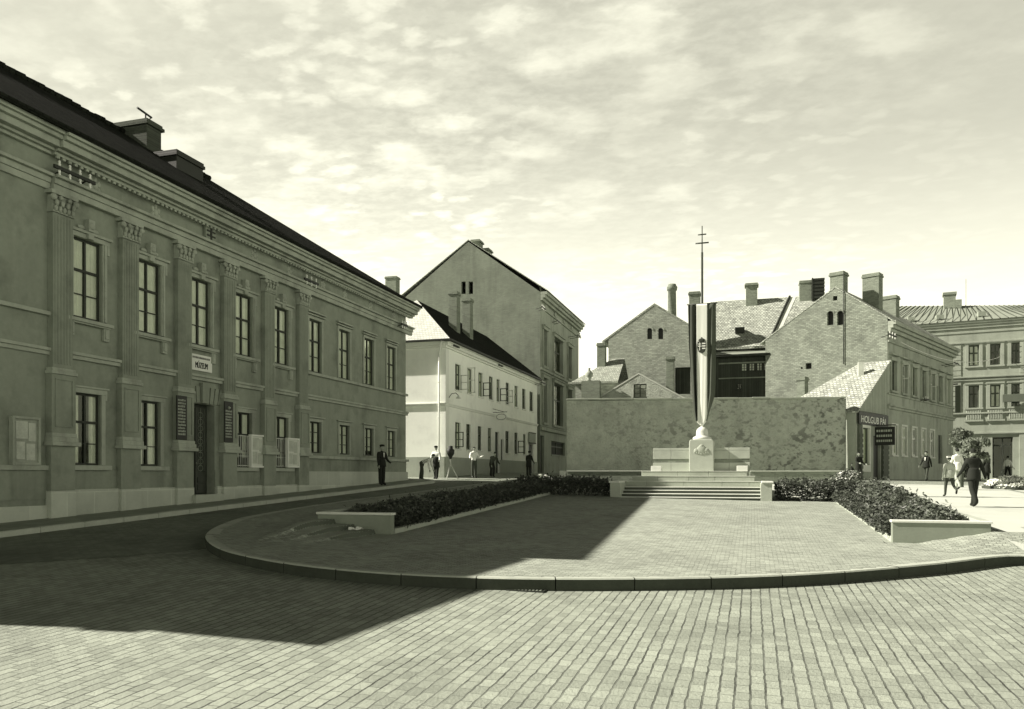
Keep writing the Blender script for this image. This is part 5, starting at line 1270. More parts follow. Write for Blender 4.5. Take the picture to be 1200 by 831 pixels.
q = MB(); FP.box(q, a, b, .45, .6, fp_(1174, 472)[1], fp_(1174, 463)[1]); q.build('board', M['sign_riser_shade'], s, bevel=.02); q = MB(); q.tube(FP.W(a + .4, 0, fp_(1174, 467)[1]), FP.W(a + .4, .46, fp_(1174, 467)[1]), .05); q.build('bracket', M['iron'], s)
s = thing('vertical_sign', 'narrow dark vertical sign at the far end of the corner house front', 'sign', FF.W(UE + .2, .3, E + 6)); u = UE + .05
q = MB(); FF.box(q, u, u + .1, .12, .50, FF.uz(1117, 484)[1], FF.uz(1117, 452)[1]); q.build('board', M['sign_riser_shade'], s, bevel=.02); q = MB(); q.tube(FF.W(u + .05, -.1, E + 7), FF.W(u + .05, .3, E + 7), .05); q.build('bracket', M['iron'], s)

# ------------------------------------------------------------------ monument
MX, MY = -2.05, 27.2
mz = G(MX, MY) + KH                                                  # foot of the steps
mo = thing('flag_monument', 'stepped pale limestone monument with square pedestal, low wing walls and crowning domed socket', 'monument', (MX, MY + 2, mz))
ZT = P(821, 552.5, 29.0).z                                           # top platform
z1 = P(810, 571, 26.6).z
st = (z1 - (mz - .05)) / 4
for k in range(4):
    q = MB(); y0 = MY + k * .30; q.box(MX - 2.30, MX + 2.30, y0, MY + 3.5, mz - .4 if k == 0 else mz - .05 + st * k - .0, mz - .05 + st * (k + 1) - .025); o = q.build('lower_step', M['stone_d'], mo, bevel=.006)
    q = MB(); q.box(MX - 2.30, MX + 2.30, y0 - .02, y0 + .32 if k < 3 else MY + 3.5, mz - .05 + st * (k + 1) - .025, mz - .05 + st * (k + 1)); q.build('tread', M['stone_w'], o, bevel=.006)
for sx, xx in ((-1, MX - 2.30), (1, MX + 2.30)):
    q = MB(); q.box(xx - (.36 if sx < 0 else 0), xx + (.36 if sx > 0 else 0), MY - .02, MY + 1.7, mz - .4, z1 + .14); o = q.build('end_block', M['stone_m'], mo, bevel=.012)
    q = MB(); q.box(xx - (.40 if sx < 0 else -.03), xx + (.40 if sx > 0 else -.03), MY - .06, MY + 1.74, z1 + .14, z1 + .2); q.build('cap', M['stone_w'], o, bevel=.01)
su = (ZT - z1) / 3
for k, hw in enumerate((2.46, 2.12, 1.86)):
    y0 = MY + 1.25 + k * .42; q = MB(); zb_ = z1 + su * k
    x = -hw; random.seed(k + 3)
    while x < hw - .01:
        e = min(hw, x + random.choice((.9, 1.1, 1.3))); e = hw if hw - e < .4 else e; q.box(MX + x + .003, MX + e - .003, y0, MY + 5.2, zb_ + .001, zb_ + su - .001); x = e
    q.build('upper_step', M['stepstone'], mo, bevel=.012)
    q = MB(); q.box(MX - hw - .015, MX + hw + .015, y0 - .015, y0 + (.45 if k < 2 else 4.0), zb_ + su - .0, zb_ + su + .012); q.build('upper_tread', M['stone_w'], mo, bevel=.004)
yw = MY + 2.75
zw = P(821, 525.3, 29.6).z
hl = (P(766, HY, 29.9).x, P(879, HY, 28.9).x)
for x0, x1 in ((hl[0], MX + .02 - .2), (MX + .5, hl[1])):
    h = zw - ZT; q = MB()
    n_ = 2
    for k in range(n_):
        a, b = x0 + (x1 - x0) * k / n_, x0 + (x1 - x0) * (k + 1) / n_
        for c, e in ((0, .38), (.53, .88), (.88, 1.0)): q.box(a + .003, b - .003, yw, yw + .45, ZT + h * c, ZT + h * e - .003)
    o = q.build('wing_wall', M['stone_m'], mo, bevel=.01)
    q = MB(); q.box(x0 + .02, x1 - .02, yw + .02, yw + .43, ZT + h * .38, ZT + h * .53); q.build('dark_band', M['chim'], o)
for px in (767, 870):
    c = P(px, 552.5, 28.6); q = MB(); q.box(c.x - .19, c.x + .19, MY + 2.18, MY + 2.48, ZT, ZT + .2); q.build('corner_block', M['stone_w'], mo, bevel=.012)
pc = P(822, HY, 28.9); PX = pc.x; py0 = yw - .32
zp = P(822, 515, 28.9).z; hw = .44
q = MB(); ch_ = .06
q.prism([(PX - hw, py0, ZT), (PX + hw, py0, ZT), (PX + hw, py0, zp - ch_), (PX + hw - ch_, py0, zp), (PX - hw + ch_, py0, zp), (PX - hw, py0, zp - ch_)], (0, .86, 0))
pd = q.build('pedestal', M['stone_m'], mo, bevel=.03)
q = MB(); FPd = Fac(PX, py0, 1, 0, 0, -1); zc2 = ZT + (zp - ZT) * .68
q.ball(FPd.W(0, .0, zc2), .17, .045, .15, 14, 9); q.ball(FPd.W(-.17, 0, zc2 - .03), .1, .035, .08); q.ball(FPd.W(.17, 0, zc2 - .03), .1, .035, .08); q.ball(FPd.W(0, 0, zc2 + .13), .08, .035, .06)
for k in range(7): q.ball(FPd.W(-.24 + .08 * k, .0, zc2 - .15 + .02 * abs(k - 3)), .035, .03, .04, 8, 5)
q.build('wreath_relief', M['greybase'], pd)
sk = Vector((PX, py0 + .43, 0)); prof = [(0, zp), (.33, zp), (.34, zp + .05), (.32, zp + .10), (.24, zp + .13), (.215, zp + .17), (.21, zp + .30), (.19, zp + .38), (.12, zp + .45), (.06, zp + .48), (.05, zp + .5), (.0, zp + .5)]
q = MB(); q.lathe(sk, prof, 28); q.build('socket', M['stone_w'], mo)

# flagpole with the double cross
zf = lambda y: P(822, y, 29.3).z
fp0 = thing('flagpole', 'slender dark flagpole topped by a double cross rising from the monument', 'flagpole', (sk.x, sk.y, zp + .5))
q = MB(); q.tube((sk.x, sk.y, zp + .45), (sk.x, sk.y, zf(357)), .05, .045, 12); q.tube((sk.x, sk.y, zf(357)), (sk.x, sk.y, zf(296)), .045, .04, 12); q.build('pole', M['poleiron'], fp0)
q = MB(); q.tube((sk.x, sk.y, zf(296)), (sk.x, sk.y, zf(265)), .022, .018, 8); q.tube((sk.x - .15, sk.y, zf(275)), (sk.x + .15, sk.y, zf(275)), .025); q.tube((sk.x - .24, sk.y, zf(285)), (sk.x + .24, sk.y, zf(285)), .028); q.build('double_cross', M['poleiron'], fp0)
q = MB(); yb_ = sk.y - .12; q.tube((sk.x - .54, yb_, zf(357)), (sk.x + .54, yb_, zf(357)), .022, n=8); q.tube((sk.x, yb_, zf(357)), (sk.x, sk.y, zf(357)), .02); q.build('crossbar', M['poleiron'], fp0)
# the flag: three lengths of cloth falling in folds, drawn together at the foot
fg = thing('flag', 'long hanging flag, white middle stripe with small coat of arms between two dark stripes', 'flag', (sk.x, sk.y - .12, zf(500)))
ztop, zbot = zf(357.5), zf(500)
mpx = .0315
def edge(t, s):
    """half-width shape: t from top (0) to bottom (1)"""
    if s < 0: pts = [(0, -.50), (.35, -.47), (.7, -.36), (.88, -.29), (.96, -.20), (1, -.03)]
    else: pts = [(0, .50), (.5, .50), (.74, .47), (.82, .36), (.9, .24), (.96, .17), (1, .03)]
    for (a, x), (b, y) in zip(pts, pts[1:]):
        if t <= b: return x + (y - x) * (t - a) / (b - a)
    return pts[-1][1]
def inner(t, s):
    x = -.185 if s < 0 else .19
    if s < 0: x = -.19 + .02 * t
    e = edge(t, s); return x if abs(x) < abs(e) else e * .96
def strip(name, ea, eb, mat, fold, nf, tend, y_off):
    n, m2 = 60, 28; vs = []; fs = []
    for j in range(n + 1):
        t = tend * j / n
        for i in range(m2 + 1):
            s_ = i / m2; x = ea(t) + (eb(t) - ea(t)) * s_
            dep = fold * (.35 + t) * math.sin(s_ * nf * 2 * math.pi + t * 1.3) + fold * .4 * math.sin(s_ * 17 + t * 4) * t
            vs.append((sk.x + x, sk.y - .16 + y_off + dep, ztop + (zbot - ztop) * t))
    for j in range(n):
        for i in range(m2): fs.append((j*(m2+1)+i, j*(m2+1)+i+1, (j+1)*(m2+1)+i+1, (j+1)*(m2+1)+i))
    q = MB(); q.add(vs, fs, True); o = q.build(name, mat, fg, fix=False)
    md = o.modifiers.new('thick', 'SOLIDIFY'); md.thickness = .012; return o
strip('dark_stripe', lambda t: edge(t, -1), lambda t: inner(t, -1) + .012, M['flagdark'], .075, 1.6, .955, .03)
strip('dark_stripe', lambda t: inner(t, 1) - .012, lambda t: edge(t, 1), M['flagmid'], .06, 1.2, .955, .03)
wsn = strip('white_stripe', lambda t: inner(t, -1), lambda t: inner(t, 1), M['flagwhite'], .009, .8, 1.0, -.02)
zem = zf(407); ye = sk.y - .235; q = MB()
prof = [(-.15, .17), (.15, .17), (.16, -.03), (.11, -.2), (0, -.27), (-.11, -.2), (-.16, -.03)]
q.prism([(sk.x + a, ye, zem + b) for a, b in prof], (0, .02, 0)); em = q.build('coat_of_arms', M['flagdark'], fg)
q = MB(); yy = ye - .008
for z in (.09, -.0, -.09): q.box(sk.x + .012, sk.x + .135, yy, yy + .01, zem + z - .015, zem + z + .03)
q.box(sk.x - .085, sk.x - .06, yy, yy + .01, zem - .15, zem + .14); q.box(sk.x - .125, sk.x - .02, yy + .001, yy + .009, zem + .07, zem + .095); q.box(sk.x - .14, sk.x - .005, yy + .001, yy + .009, zem - .01, zem + .02); q.build('blazon', M['flagwhite'], em)
q = MB(); q.ball((sk.x, ye + .01, zem + .22), .12, .02, .07, 12, 7); q.ball((sk.x, ye + .01, zem + .3), .03, .02, .04, 8, 5); q.build('crown', M['flagdark'], em)

# low dark brick walls behind the monument
for pa, pb, lab in ((664, 765, 'low dark brick terrace wall between the monument and the street corner'), (879, 1001, 'low dark brick terrace wall between the monument and the shop')):
    a = P(pa, 551.5, 40.0); b = P(pb, 551.5, 39.0); s = thing('terrace_wall', lab, 'low wall', ((a.x+b.x)/2, (a.y+b.y)/2, G(0, 38)), 'low terrace walls'); d_ = Vector((b.x-a.x, b.y-a.y)); f = Fac(a.x, a.y, d_.x, d_.y, d_.y, -d_.x)
    q = MB(); f.box(q, 0, d_.length, -.3, 0, E - 1.6, a.z - .06); q.build('brickwork', M['chim'], s)
    q = MB(); x = 0
    while x < d_.length - .05: e = min(d_.length, x + .9); f.box(q, x + .004, e - .004, -.34, .04, a.z - .06, a.z); x = e
    q.build('coping', M['stone_m'], s, bevel=.01)
poly_sheet('terrace', M['pave'], [P(650, HY, 40.2).xy[:], P(1002, HY, 39.3).xy[:], P(1002, HY, 46.2).xy[:], P(664, HY, 47).xy[:]], lambda x, y: E + .1, 0) if False else None

# ------------------------------------------------------------------ planters and hedges
def leaves(name, n, sampler, mat, size, parent=None, label=None, cat=None, group=None, kind=None, loc=(0, 0, 0), mats=None):
    vs = []; fs = []; mi = []
    for k in range(n):
        p, nrm = sampler()
        s = size * random.uniform(.45, 1.65)
        nrm = (Vector(nrm) + Vector((random.gauss(0, .6), random.gauss(0, .6), random.gauss(0, .6)))).normalized()
        t = nrm.cross(Vector((random.gauss(0, 1), random.gauss(0, 1), random.gauss(0, 1)))).normalized(); b = nrm.cross(t)
        i = len(vs)
        vs += [p - t * s, p + b * s * .42 + nrm * s * .08, p + t * s, p - b * s * .42 + nrm * s * .08]; fs.append((i, i+1, i+2, i+3)); mi.append(random.random() < .12 if mats else 0)
    me = bpy.data.meshes.new(name); base = worldloc(parent) if parent else Vector(loc)
    me.from_pydata([v - base for v in vs], [], fs)
    for m_ in (mats or [mat]): me.materials.append(m_)
    if mats:
        for p, q in zip(me.polygons, mi): p.material_index = int(q)
    o = bpy.data.objects.new(name, me); COL.objects.link(o)
    if parent: o.parent = parent
    else: o.location = loc
    if label or kind: tag(o, label, cat, group, kind)
    return o
def bed_sampler(x0, x1, y0, y1, zb, zt, lump, power=.6):
    def f():
        x = random.uniform(x0, x1); y = random.uniform(y0, y1)
        l = mnoise.noise(Vector((x * 2.1, y * 2.1, lump))) * .5 + mnoise.noise(Vector((x * 5, y * 5, lump + 3))) * .35
        h0 = zb(x, y); h1 = zt(x, y) + l * .30
        ex = min(x - x0, x1 - x, y - y0, y1 - y)
        h1 -= .12 * max(0, 1 - ex / .18)
        r = random.random() ** power
        z = h0 + (h1 - h0) * (r if random.random() < .75 else random.random())
        if random.random() < .025 and mnoise.noise(Vector((x * 7, y * 7, 5))) > .15: z = h1 + random.uniform(0, .16)
        return Vector((x, y, z)), (0, -.3, 1)
    return f
pl_group = 'stone planters either side of the plaza'
def planter(label, xin, xout, yf, yb, top_in, top, hl1):
    s = thing('planter', label, 'planter', ((xin+xout)/2, (yf+yb)/2, G(xin, yf) + KH), pl_group)
    lo, hi = min(xin, xout), max(xin, xout)
    q = MB(); zt = top(yf); q.box(lo, hi, yf, yf + .16, G(xin, yf) - .3, zt - .05); q.build('front_wall', M['planterstone'], s, bevel=.012)
    q = MB(); q.box(lo - .02, hi + .02, yf - .025, yf + .185, zt - .05, zt); q.build('front_coping', M['stone_w'], s, bevel=.01)
    q = MB(); n_ = 12
    for k in range(n_):
        ya, yb2 = yf + .19 + (yb - yf) * k / n_, yf + .19 + (yb - yf) * (k + 1) / n_ - .01
        xa, xb = (xout - .02, xout + .16) if xout < xin else (xout - .16, xout + .02)
        q.hexa([(xa, ya, top(ya) - .9), (xb, ya, top(ya) - .9), (xb, yb2, top(yb2) - .9), (xa, yb2, top(yb2) - .9), (xa, ya, top(ya)), (xb, ya, top(ya)), (xb, yb2, top(yb2)), (xa, yb2, top(yb2))])
    q.build('side_wall', M['stone_m'], s, bevel=.01)
    q = MB()
    for k in range(n_):
        ya, yb2 = yf + .19 + (yb - yf) * k / n_, yf + .19 + (yb - yf) * (k + 1) / n_ - .01
        xa, xb = (xin - .16, xin) if xout < xin else (xin, xin + .16)
        h = KH + .10
        q.hexa([(xa, ya, G(xin, ya) - .3), (xb, ya, G(xin, ya) - .3), (xb, yb2, G(xin, yb2) - .3), (xa, yb2, G(xin, yb2) - .3), (xa, ya, G(xin, ya) + h), (xb, ya, G(xin, ya) + h), (xb, yb2, G(xin, yb2) + h), (xa, yb2, G(xin, yb2) + h)])
    q.build('inner_edging', M['stone_m'], s, bevel=.01)
    q = MB(); a, b = lo + .1, hi - .1
    for k in range(n_):
        ya, yb2 = yf + .17 + (yb - yf) * k / n_, yf + .17 + (yb - yf) * (k + 1) / n_
        zi = lambda y: G(xin, y) + KH + .08
        zo = lambda y: top(y) - .08
        zl, zr_ = (zo, zi) if xout < xin else (zi, zo)
        q.quad((a, ya, zl(ya)), (b, ya, zr_(ya)), (b, yb2, zr_(yb2)), (a, yb2, zl(yb2)))
    q.build('soil', M['earth'], s)
    return s
topL = lambda y: E - .774 + .029 * (y - 14.55)
topR = lambda y: E - .868 + .026 * (y - 16.6)
planter('stone-edged planter full of dark shrubs in the museum shadow', -6.95, -8.62, 14.55, 27.4, None, topL, 0)
planter('stone-edged planter of sunlit shrubs on the shop side of the plaza', 2.55, 4.22, 16.6, 29.0, None, topR, 0)
random.seed(21)
zmix = lambda xin, xout, top: (lambda x, y: (lambda t: (G(xin, y) + KH + .08) * (1 - t) + (top(y) - .08) * t)((x - xin) / (xout - xin)))
zbL = zmix(-6.95, -8.62, topL); zbR = zmix(2.55, 4.22, topR)
leaves('shrubbery', 20000, bed_sampler(-8.45, -7.45, 15.0, 27.2, zbL, lambda x, y: zbL(x, y) + .17 + .06 * S(y, 15, 20), 1.0), M['leaf2'], .045, label='mass of low dark bushes planted in the shaded planter', cat='shrubs', kind='stuff', loc=(-7.9, 21, topL(21)))
leaves('clipped_hedge', 13000, bed_sampler(-7.42, -6.82, 14.85, 27.3, lambda x, y: G(x, y) + KH + .1, lambda x, y: G(x, y) + KH + .46, 2.0), M['leaf'], .04, label='low clipped hedge edging the shaded side of the plaza', cat='hedge', loc=(-7.1, 21, G(-7, 21) + KH))
leaves('shrubbery', 26000, bed_sampler(3.1, 4.0, 17.0, 28.6, zbR, lambda x, y: zbR(x, y) + .22 + .24 * S(y, 17.5, 26), 5.0), M['leaf2'], .046, label='mass of sunlit bushes planted in the planter beside the shop street', cat='shrubs', kind='stuff', loc=(3.5, 23, topR(23)))
leaves('clipped_hedge', 13000, bed_sampler(2.42, 3.05, 16.9, 28.8, lambda x, y: G(x, y) + KH + .1, lambda x, y: G(x, y) + KH + .38, 7.0), M['leaf'], .04, label='low clipped hedge edging the sunny side of the plaza', cat='hedge', loc=(2.7, 23, G(3, 23) + KH))
leaves('back_hedge', 6000, bed_sampler(-8.3, -4.85, 27.5, 28.6, lambda x, y: G(x, y) + KH, lambda x, y: G(x, y) + KH + .62, 11.0), M['leaf'], .05, label='dark square hedge beside the monument steps on the museum side', cat='hedge', loc=(-6, 28, G(-6, 28) + KH), group='hedges flanking the monument')
leaves('back_hedge', 5000, bed_sampler(.72, 3.2, 27.5, 28.9, lambda x, y: G(x, y) + KH, lambda x, y: G(x, y) + KH + .66, 13.0), M['leaf'], .05, label='dark square hedge beside the monument steps on the shop side', cat='hedge', loc=(2, 28, G(2, 28) + KH), group='hedges flanking the monument')
def blob(c, rx, ry, rz, shell=.55):
    c = Vector(c)
    def f():
        while True:
            d = Vector((random.gauss(0, 1), random.gauss(0, 1), random.gauss(0, 1))).normalized()
            if d.z > -.35: break
        l = 1 + .35 * mnoise.noise(d * 2.2 + c)
        r = (shell + (1 - shell) * random.random()) * l
        return c + Vector((d.x * rx * r, d.y * ry * r, d.z * rz * r)), d
    return f
c = P(1000, 560, 31.5); gz0 = gz(c.x, c.y)
s = thing('flowering_bush', 'pale flowering bush at the far end of the sunlit planter near the shop', 'bush', (c.x - .2, c.y, gz0))
leaves('foliage', 2600, blob((c.x - .2, c.y, gz0 + .35), .62, .6, .5), None, .055, s, mats=[M['leaf2'], M['flower']])
q = MB(); [q.tube((c.x - .2, c.y, gz0), (c.x - .2 + .25 * math.cos(k), c.y + .25 * math.sin(k), gz0 + .4), .012) for k in range(5)]; q.build('stem', M['bark'], s)
# round flower bed by the street, and the two small trees before the palace
c = PG(1186, 574); c = (c[0] + .0, c[1] + .6); gz0 = gz(*c)
s = thing('flower_bed', 'round mound of white flowers with a low edging beside the walking man', 'flower bed', (c[0], c[1], gz0))
q = MB(); rr = .95; q.lathe((c[0], c[1], gz0), [(rr + .1, -.1), (rr + .1, .14), (rr, .16), (rr - .05, .12), (rr * .6, .35), (0, .42)], 28); q.build('mound', M['earth'], s)
leaves('flowers', 5200, blob((c[0], c[1], gz0 + .12), rr, rr, .46, .8), None, .055, s, mats=[M['flower'], M['leaf2']])
def small_tree(px, pyt, pyb, zc, r, label):
    x, y = XY(px, zc); g0 = gz(x, y); zt = P(px, pyt, zc).z; zb_ = P(px, pyb, zc).z; zc0 = (zt + zb_) / 2; rz = (zt - zb_) / 2
    s = thing('small_tree', label, 'tree', (x, y, g0), 'small round trees before the palace')
    q = MB(); q.tube((x, y, g0 - .1), (x + .03, y, zb_ + .3), .09, .06, 8)
    for k in range(6):
        w = k * 1.05; q.tube((x + .03, y, zb_ + .2), (x + r * .6 * math.cos(w), y + r * .6 * math.sin(w), zc0 + rz * random.uniform(-.1, .5)), .035, .012, 6)
    q.build('trunk', M['bark'], s)
    smp = []
    for k in range(15):
        w = random.uniform(0, 6.28); h = random.uniform(-.65, .75); k2 = r * math.sqrt(max(.05, 1 - h * h)) * .72
        smp.append(blob((x + k2 * math.cos(w), y + k2 * math.sin(w), zc0 + rz * h), r * .38, r * .38, rz * .34, .3))
    leaves('crown', 5200, lambda: random.choice(smp)(), M['leafpale'], .085, s)
small_tree(1127, 502, 528, 38, .48, 'paler slim tree standing closest to the corner house at the street mouth')
small_tree(1144, 511, 541, 36.5, .60, 'fuller bright round tree standing before the palace shopfront')

# ------------------------------------------------------------------ street bits
gx, gy = PG(618, 691.5); gy -= .02
s = thing('drain_grate', 'dark iron drain grate let into the setts along the plaza kerb', 'drain', (gx, gy, G(gx, gy)))
q = MB(); q.box(gx - .27, gx + .27, gy - .12, gy - .09, G(gx, gy) - .02, G(gx, gy) + .014); q.box(gx - .27, gx + .27, gy + .09, gy + .12, G(gx, gy) - .02, G(gx, gy) + .014); q.box(gx - .27, gx - .24, gy - .09, gy + .09, G(gx, gy) - .02, G(gx, gy) + .014); q.box(gx + .24, gx + .27, gy - .09, gy + .09, G(gx, gy) - .02, G(gx, gy) + .014); q.build('frame', M['iron'], s)
q = MB()
for k in range(9): x = gx - .2 + .05 * k; q.box(x - .011, x + .011, gy - .09, gy + .09, G(gx, gy) - .01, G(gx, gy) + .012)
q.build('grating', M['sheet'], s); q = MB(); q.quad((gx - .24, gy - .09, G(gx, gy) + .004), (gx + .24, gy - .09, G(gx, gy) + .004), (gx + .24, gy + .09, G(gx, gy) + .004), (gx - .24, gy + .09, G(gx, gy) + .004)); q.build('sump', M['black'], s)
x, y = -7.55, 14.2; z = gz(x, y)
q = MB(); vs = []; n_ = 6; random.seed(4)
for j in range(n_):
    for i in range(n_): vs.append((x + (i/5 - .5) * .26, y + (j/5 - .5) * .16, z + .04 + random.uniform(-.025, .05)))
q.add(vs, [(j*n_+i, j*n_+i+1, (j+1)*n_+i+1, (j+1)*n_+i) for j in range(n_-1) for i in range(n_-1)]); o = q.build('crumpled_paper', M['signwhite'], None, loc=(x, y, z), fix=False); tag(o, 'scrap of crumpled white paper lying on the curved steps by the shaded planter', 'paper')
# tripod by the white house
x, y = XY(528, 43.2); g0 = gz(x, y)
s = thing('surveying_tripod', 'white wooden tripod carrying a dark instrument head in front of the white house', 'tripod', (x, y, g0))
for k in range(3):
    w = k * 2.094 + .4; q = MB(); q.tube((x + .42 * math.cos(w), y + .42 * math.sin(w), g0), (x, y, g0 + .85), .025, .03); q.build('leg', M['palewood'], s)
q = MB(); q.tube((x, y, g0 + .7), (x, y, g0 + 1.15), .035); q.build('column', M['palewood'], s)
q = MB(); q.lathe((x, y, g0 + 1.1), [(0, 0), (.06, 0), (.1, .12), (.2, .28), (.22, .5), (.2, .52), (.13, .55), (.12, .7), (0, .72)], 12); q.build('instrument', M['black'], s)
# heap of stones and a white block by the rubble wall's end
random.seed(31)
for k in range(9):
    px = 625 + k * 2.6 + random.uniform(-1, 1); zc = 41.3 + random.uniform(-.5, .5); x, y = XY(px, zc); g0 = gz(x, y); r = random.uniform(.12, .22)
    bm = bmesh.new(); bmesh.ops.create_icosphere(bm, subdivisions=2, radius=r)
    for v in bm.verts: v.co *= 1 + .35 * mnoise.noise(v.co * 5 + Vector((k, 0, 0))); v.co.z *= .7
    me = bpy.data.meshes.new('loose_stone'); bm.to_mesh(me); bm.free(); me.materials.append(M['stone_w'] if k % 3 else M['stone_m'])
    o = bpy.data.objects.new('loose_stone', me); COL.objects.link(o); o.location = (x, y, g0 + r * .5 + (.22 if k in (3, 5) else 0)); tag(o, 'rough pale stone in the little heap before the white house', 'stone', 'heap of loose stones')
x, y = XY(659.5, 46.0); g0 = gz(x, y); q = MB(); q.box(x - .16, x + .16, y - .15, y + .15, g0 - .1, P(660, 552, 46).z); q.box(x - .13, x + .13, y - .12, y + .12, P(660, 552, 46).z, P(660, 551.3, 46).z); o = q.build('kerb_stone', M['stone_w'], None, bevel=.03, loc=(x, y, g0)); tag(o, 'white stone block standing at the street end of the rubble wall', 'stone block')
# overhead wires
def wire(name, a, b, sag, label, r=.010):
    a, b = Vector(a), Vector(b); q = MB(); n_ = 24
    pts = [a.lerp(b, i / n_) - Vector((0, 0, sag * 4 * (i / n_) * (1 - i / n_))) for i in range(n_ + 1)]
    q.path(pts, r, 5); o = q.build(name, M['sheet'] if r < .02 else M['porcelain'], None, loc=a); tag(o, label, 'wire')
wire('overhead_wire', FF.W(FF.uz(1046)[0], .5, E + 8.4), FP.W(fp_(1176)[0], .3, fp_(1176, 417)[1]), .9, 'pale sagging wire across the upper front of the corner house', .022)
wire('overhead_wire', FM.W(fu(365), .3, FM.uz(365, 327, .3)[1]), (30, 62, 22), .8, 'thin dark telephone wire crossing the sky from the museum', .009) if False else None

# ------------------------------------------------------------------ people
def rotx(v, a): return Vector((v.x, v.y * math.cos(a) - v.z * math.sin(a), v.y * math.sin(a) + v.z * math.cos(a)))
def person(label, loc, H, face, cloth, pose, hat=None, coat=0.0, group=None):
    """one continuous body (face along -y before turning), clothes by region, hair or hat as a child"""
    k = H / 1.75
    lean = R(pose.get('lean', 0)); V = Vector
    hipz = .93 - pose.get('squat', 0)
    hip = V((0, 0, hipz))
    def up(p): return hip + rotx(p, lean)                            # lean forward is towards -y
    J = {}
    J['hip'] = hip; J['waist'] = up(V((0, 0, .16))); J['chest'] = up(V((0, .0, .36))); J['neck'] = up(V((0, .01, .55)))
    J['head'] = up(V((0, -.01, .62)))
    for s, n in ((-1, 'l'), (1, 'r')):
        J['sh' + n] = up(V((s * (.2 if cloth.get('wide') else .185), .0, .475)))
        sp, so, el = (R(q) for q in pose.get('arm' + n, (0, 8, 12)))  # pitch forward, out to the side, elbow bend
        d = V((s * math.sin(so), -math.sin(sp) * math.cos(so), -math.cos(sp) * math.cos(so)))
        if not pose.get('armworld'): pass
        J['el' + n] = J['sh' + n] + d * .29
        d2 = V((s * math.sin(so) * pose.get('inn' + n, 1.0), -math.sin(sp + el), -math.cos(sp + el))).normalized()
        J['wr' + n] = J['el' + n] + d2 * .255; J['ha' + n] = J['wr' + n] + d2 * .085; J['d' + n] = d2
        hp, kb = (R(q) for q in pose.get('leg' + n, (0, 0)))          # hip pitch forward, knee bend back
        J['hp' + n] = hip + V((s * .095, 0, -.02))
        J['kn' + n] = J['hp' + n] + V((s * .012, -math.sin(hp) * .43, -math.cos(hp) * .43))
        a2 = hp - kb; J['an' + n] = J['kn' + n] + V((0, -math.sin(a2) * .42, -math.cos(a2) * .42))
        fa = a2 if a2 < -.3 else 0
        J['to' + n] = J['an' + n] + V((s * .02, -.17 * math.cos(fa * .8), -.055 + .17 * math.sin(fa * .8)))
    low = min(min(J['an' + n].z, J['to' + n].z + .02) for n in 'lr') - .05
    rad = {'hip': .14, 'waist': .135, 'chest': .16, 'neck': .058, 'head': .062}
    for n in 'lr': rad.update({'sh'+n: .08, 'el'+n: .056, 'wr'+n: .036, 'ha'+n: .034, 'hp'+n: .105, 'kn'+n: .068, 'an'+n: .05, 'to'+n: .042})
    if cloth.get('wide'): 
        for n in 'lr': rad.update({'kn'+n: .09, 'an'+n: .078, 'el'+n: .066, 'sh'+n: .088})
    E_ = [('hip', 'waist', 'top'), ('waist', 'chest', 'top'), ('chest', 'neck', 'top'), ('neck', 'head', 'skin')]
    for n in 'lr': E_ += [('chest', 'sh'+n, 'top'), ('sh'+n, 'el'+n, 'top'), ('el'+n, 'wr'+n, cloth.get('fore', 'top')), ('wr'+n, 'ha'+n, 'skin'), ('hip', 'hp'+n, 'leg'), ('hp'+n, 'kn'+n, 'leg'), ('kn'+n, 'an'+n, 'leg'), ('an'+n, 'to'+n, 'shoe')]
    names = list(rad); idx = {q: i for i, q in enumerate(names)}
    me = bpy.data.meshes.new('person'); me.from_pydata([J[q] for q in names], [(idx[a], idx[b]) for a, b, _ in E_], [])
    o = bpy.data.objects.new('tmp', me); COL.objects.link(o)
    md = o.modifiers.new('skin', 'SKIN')
    for q, i in idx.items():
        r = rad[q]; me.skin_vertices[0].data[i].radius = (r, r) if q not in ('hip', 'waist', 'chest') else (r * 1.0, r * .8)
    me.skin_vertices[0].data[idx['hip']].use_root = True
    o.modifiers.new('sub', 'SUBSURF').levels = 1
    dg = bpy.context.evaluated_depsgraph_get(); me2 = bpy.data.meshes.new_from_object(o.evaluated_get(dg)); bpy.data.objects.remove(o)
    mb = MB(); off = V((0, 0, -low))
    mats = [M[cloth['top']], M[cloth['leg']], M['skin'], M['shoe'], M[cloth.get('collar', cloth['top'])]]; mi = {'top': 0, 'leg': 1, 'skin': 2, 'shoe': 3}
    ROT = Matrix.Rotation(face, 4, 'Z')
    place = lambda p: ROT @ ((V(p) + off) * k) + V(loc)
    def segd(p, a, b):
        ab = b - a; t = max(0, min(1, (p - a).dot(ab) / ab.length_squared)); return (p - a - ab * t).length
    vv = [v.co.copy() for v in me2.vertices]
    for p in me2.polygons:
        c = sum((vv[i] for i in p.vertices), V()) / len(p.vertices)
        best = min(E_, key=lambda e: segd(c, J[e[0]], J[e[1]]) / (rad[e[0]] + rad[e[1]])); mb.cur = mi[best[2]]
        if best[2] == 'top' and (best[0], best[1]) == ('hip', 'waist') and segd(c, J['hip'], J['waist']) and (c - J['hip']).dot(J['waist'] - J['hip']) < .2 * .16: mb.cur = 1 if coat == 0 else 0
        mb.f.append([len(mb.v) + i for i in p.vertices]); mb.mi.append(mb.cur); mb.sm.append(True)
    mb.v += [place(p) for p in vv]
    # head with a face
    mb.cur = 2; hr = rotx(V((0, -.02, .74)), lean * .6) - rotx(V((0, 0, .55)), lean * .6) + J['neck']; hc = hr
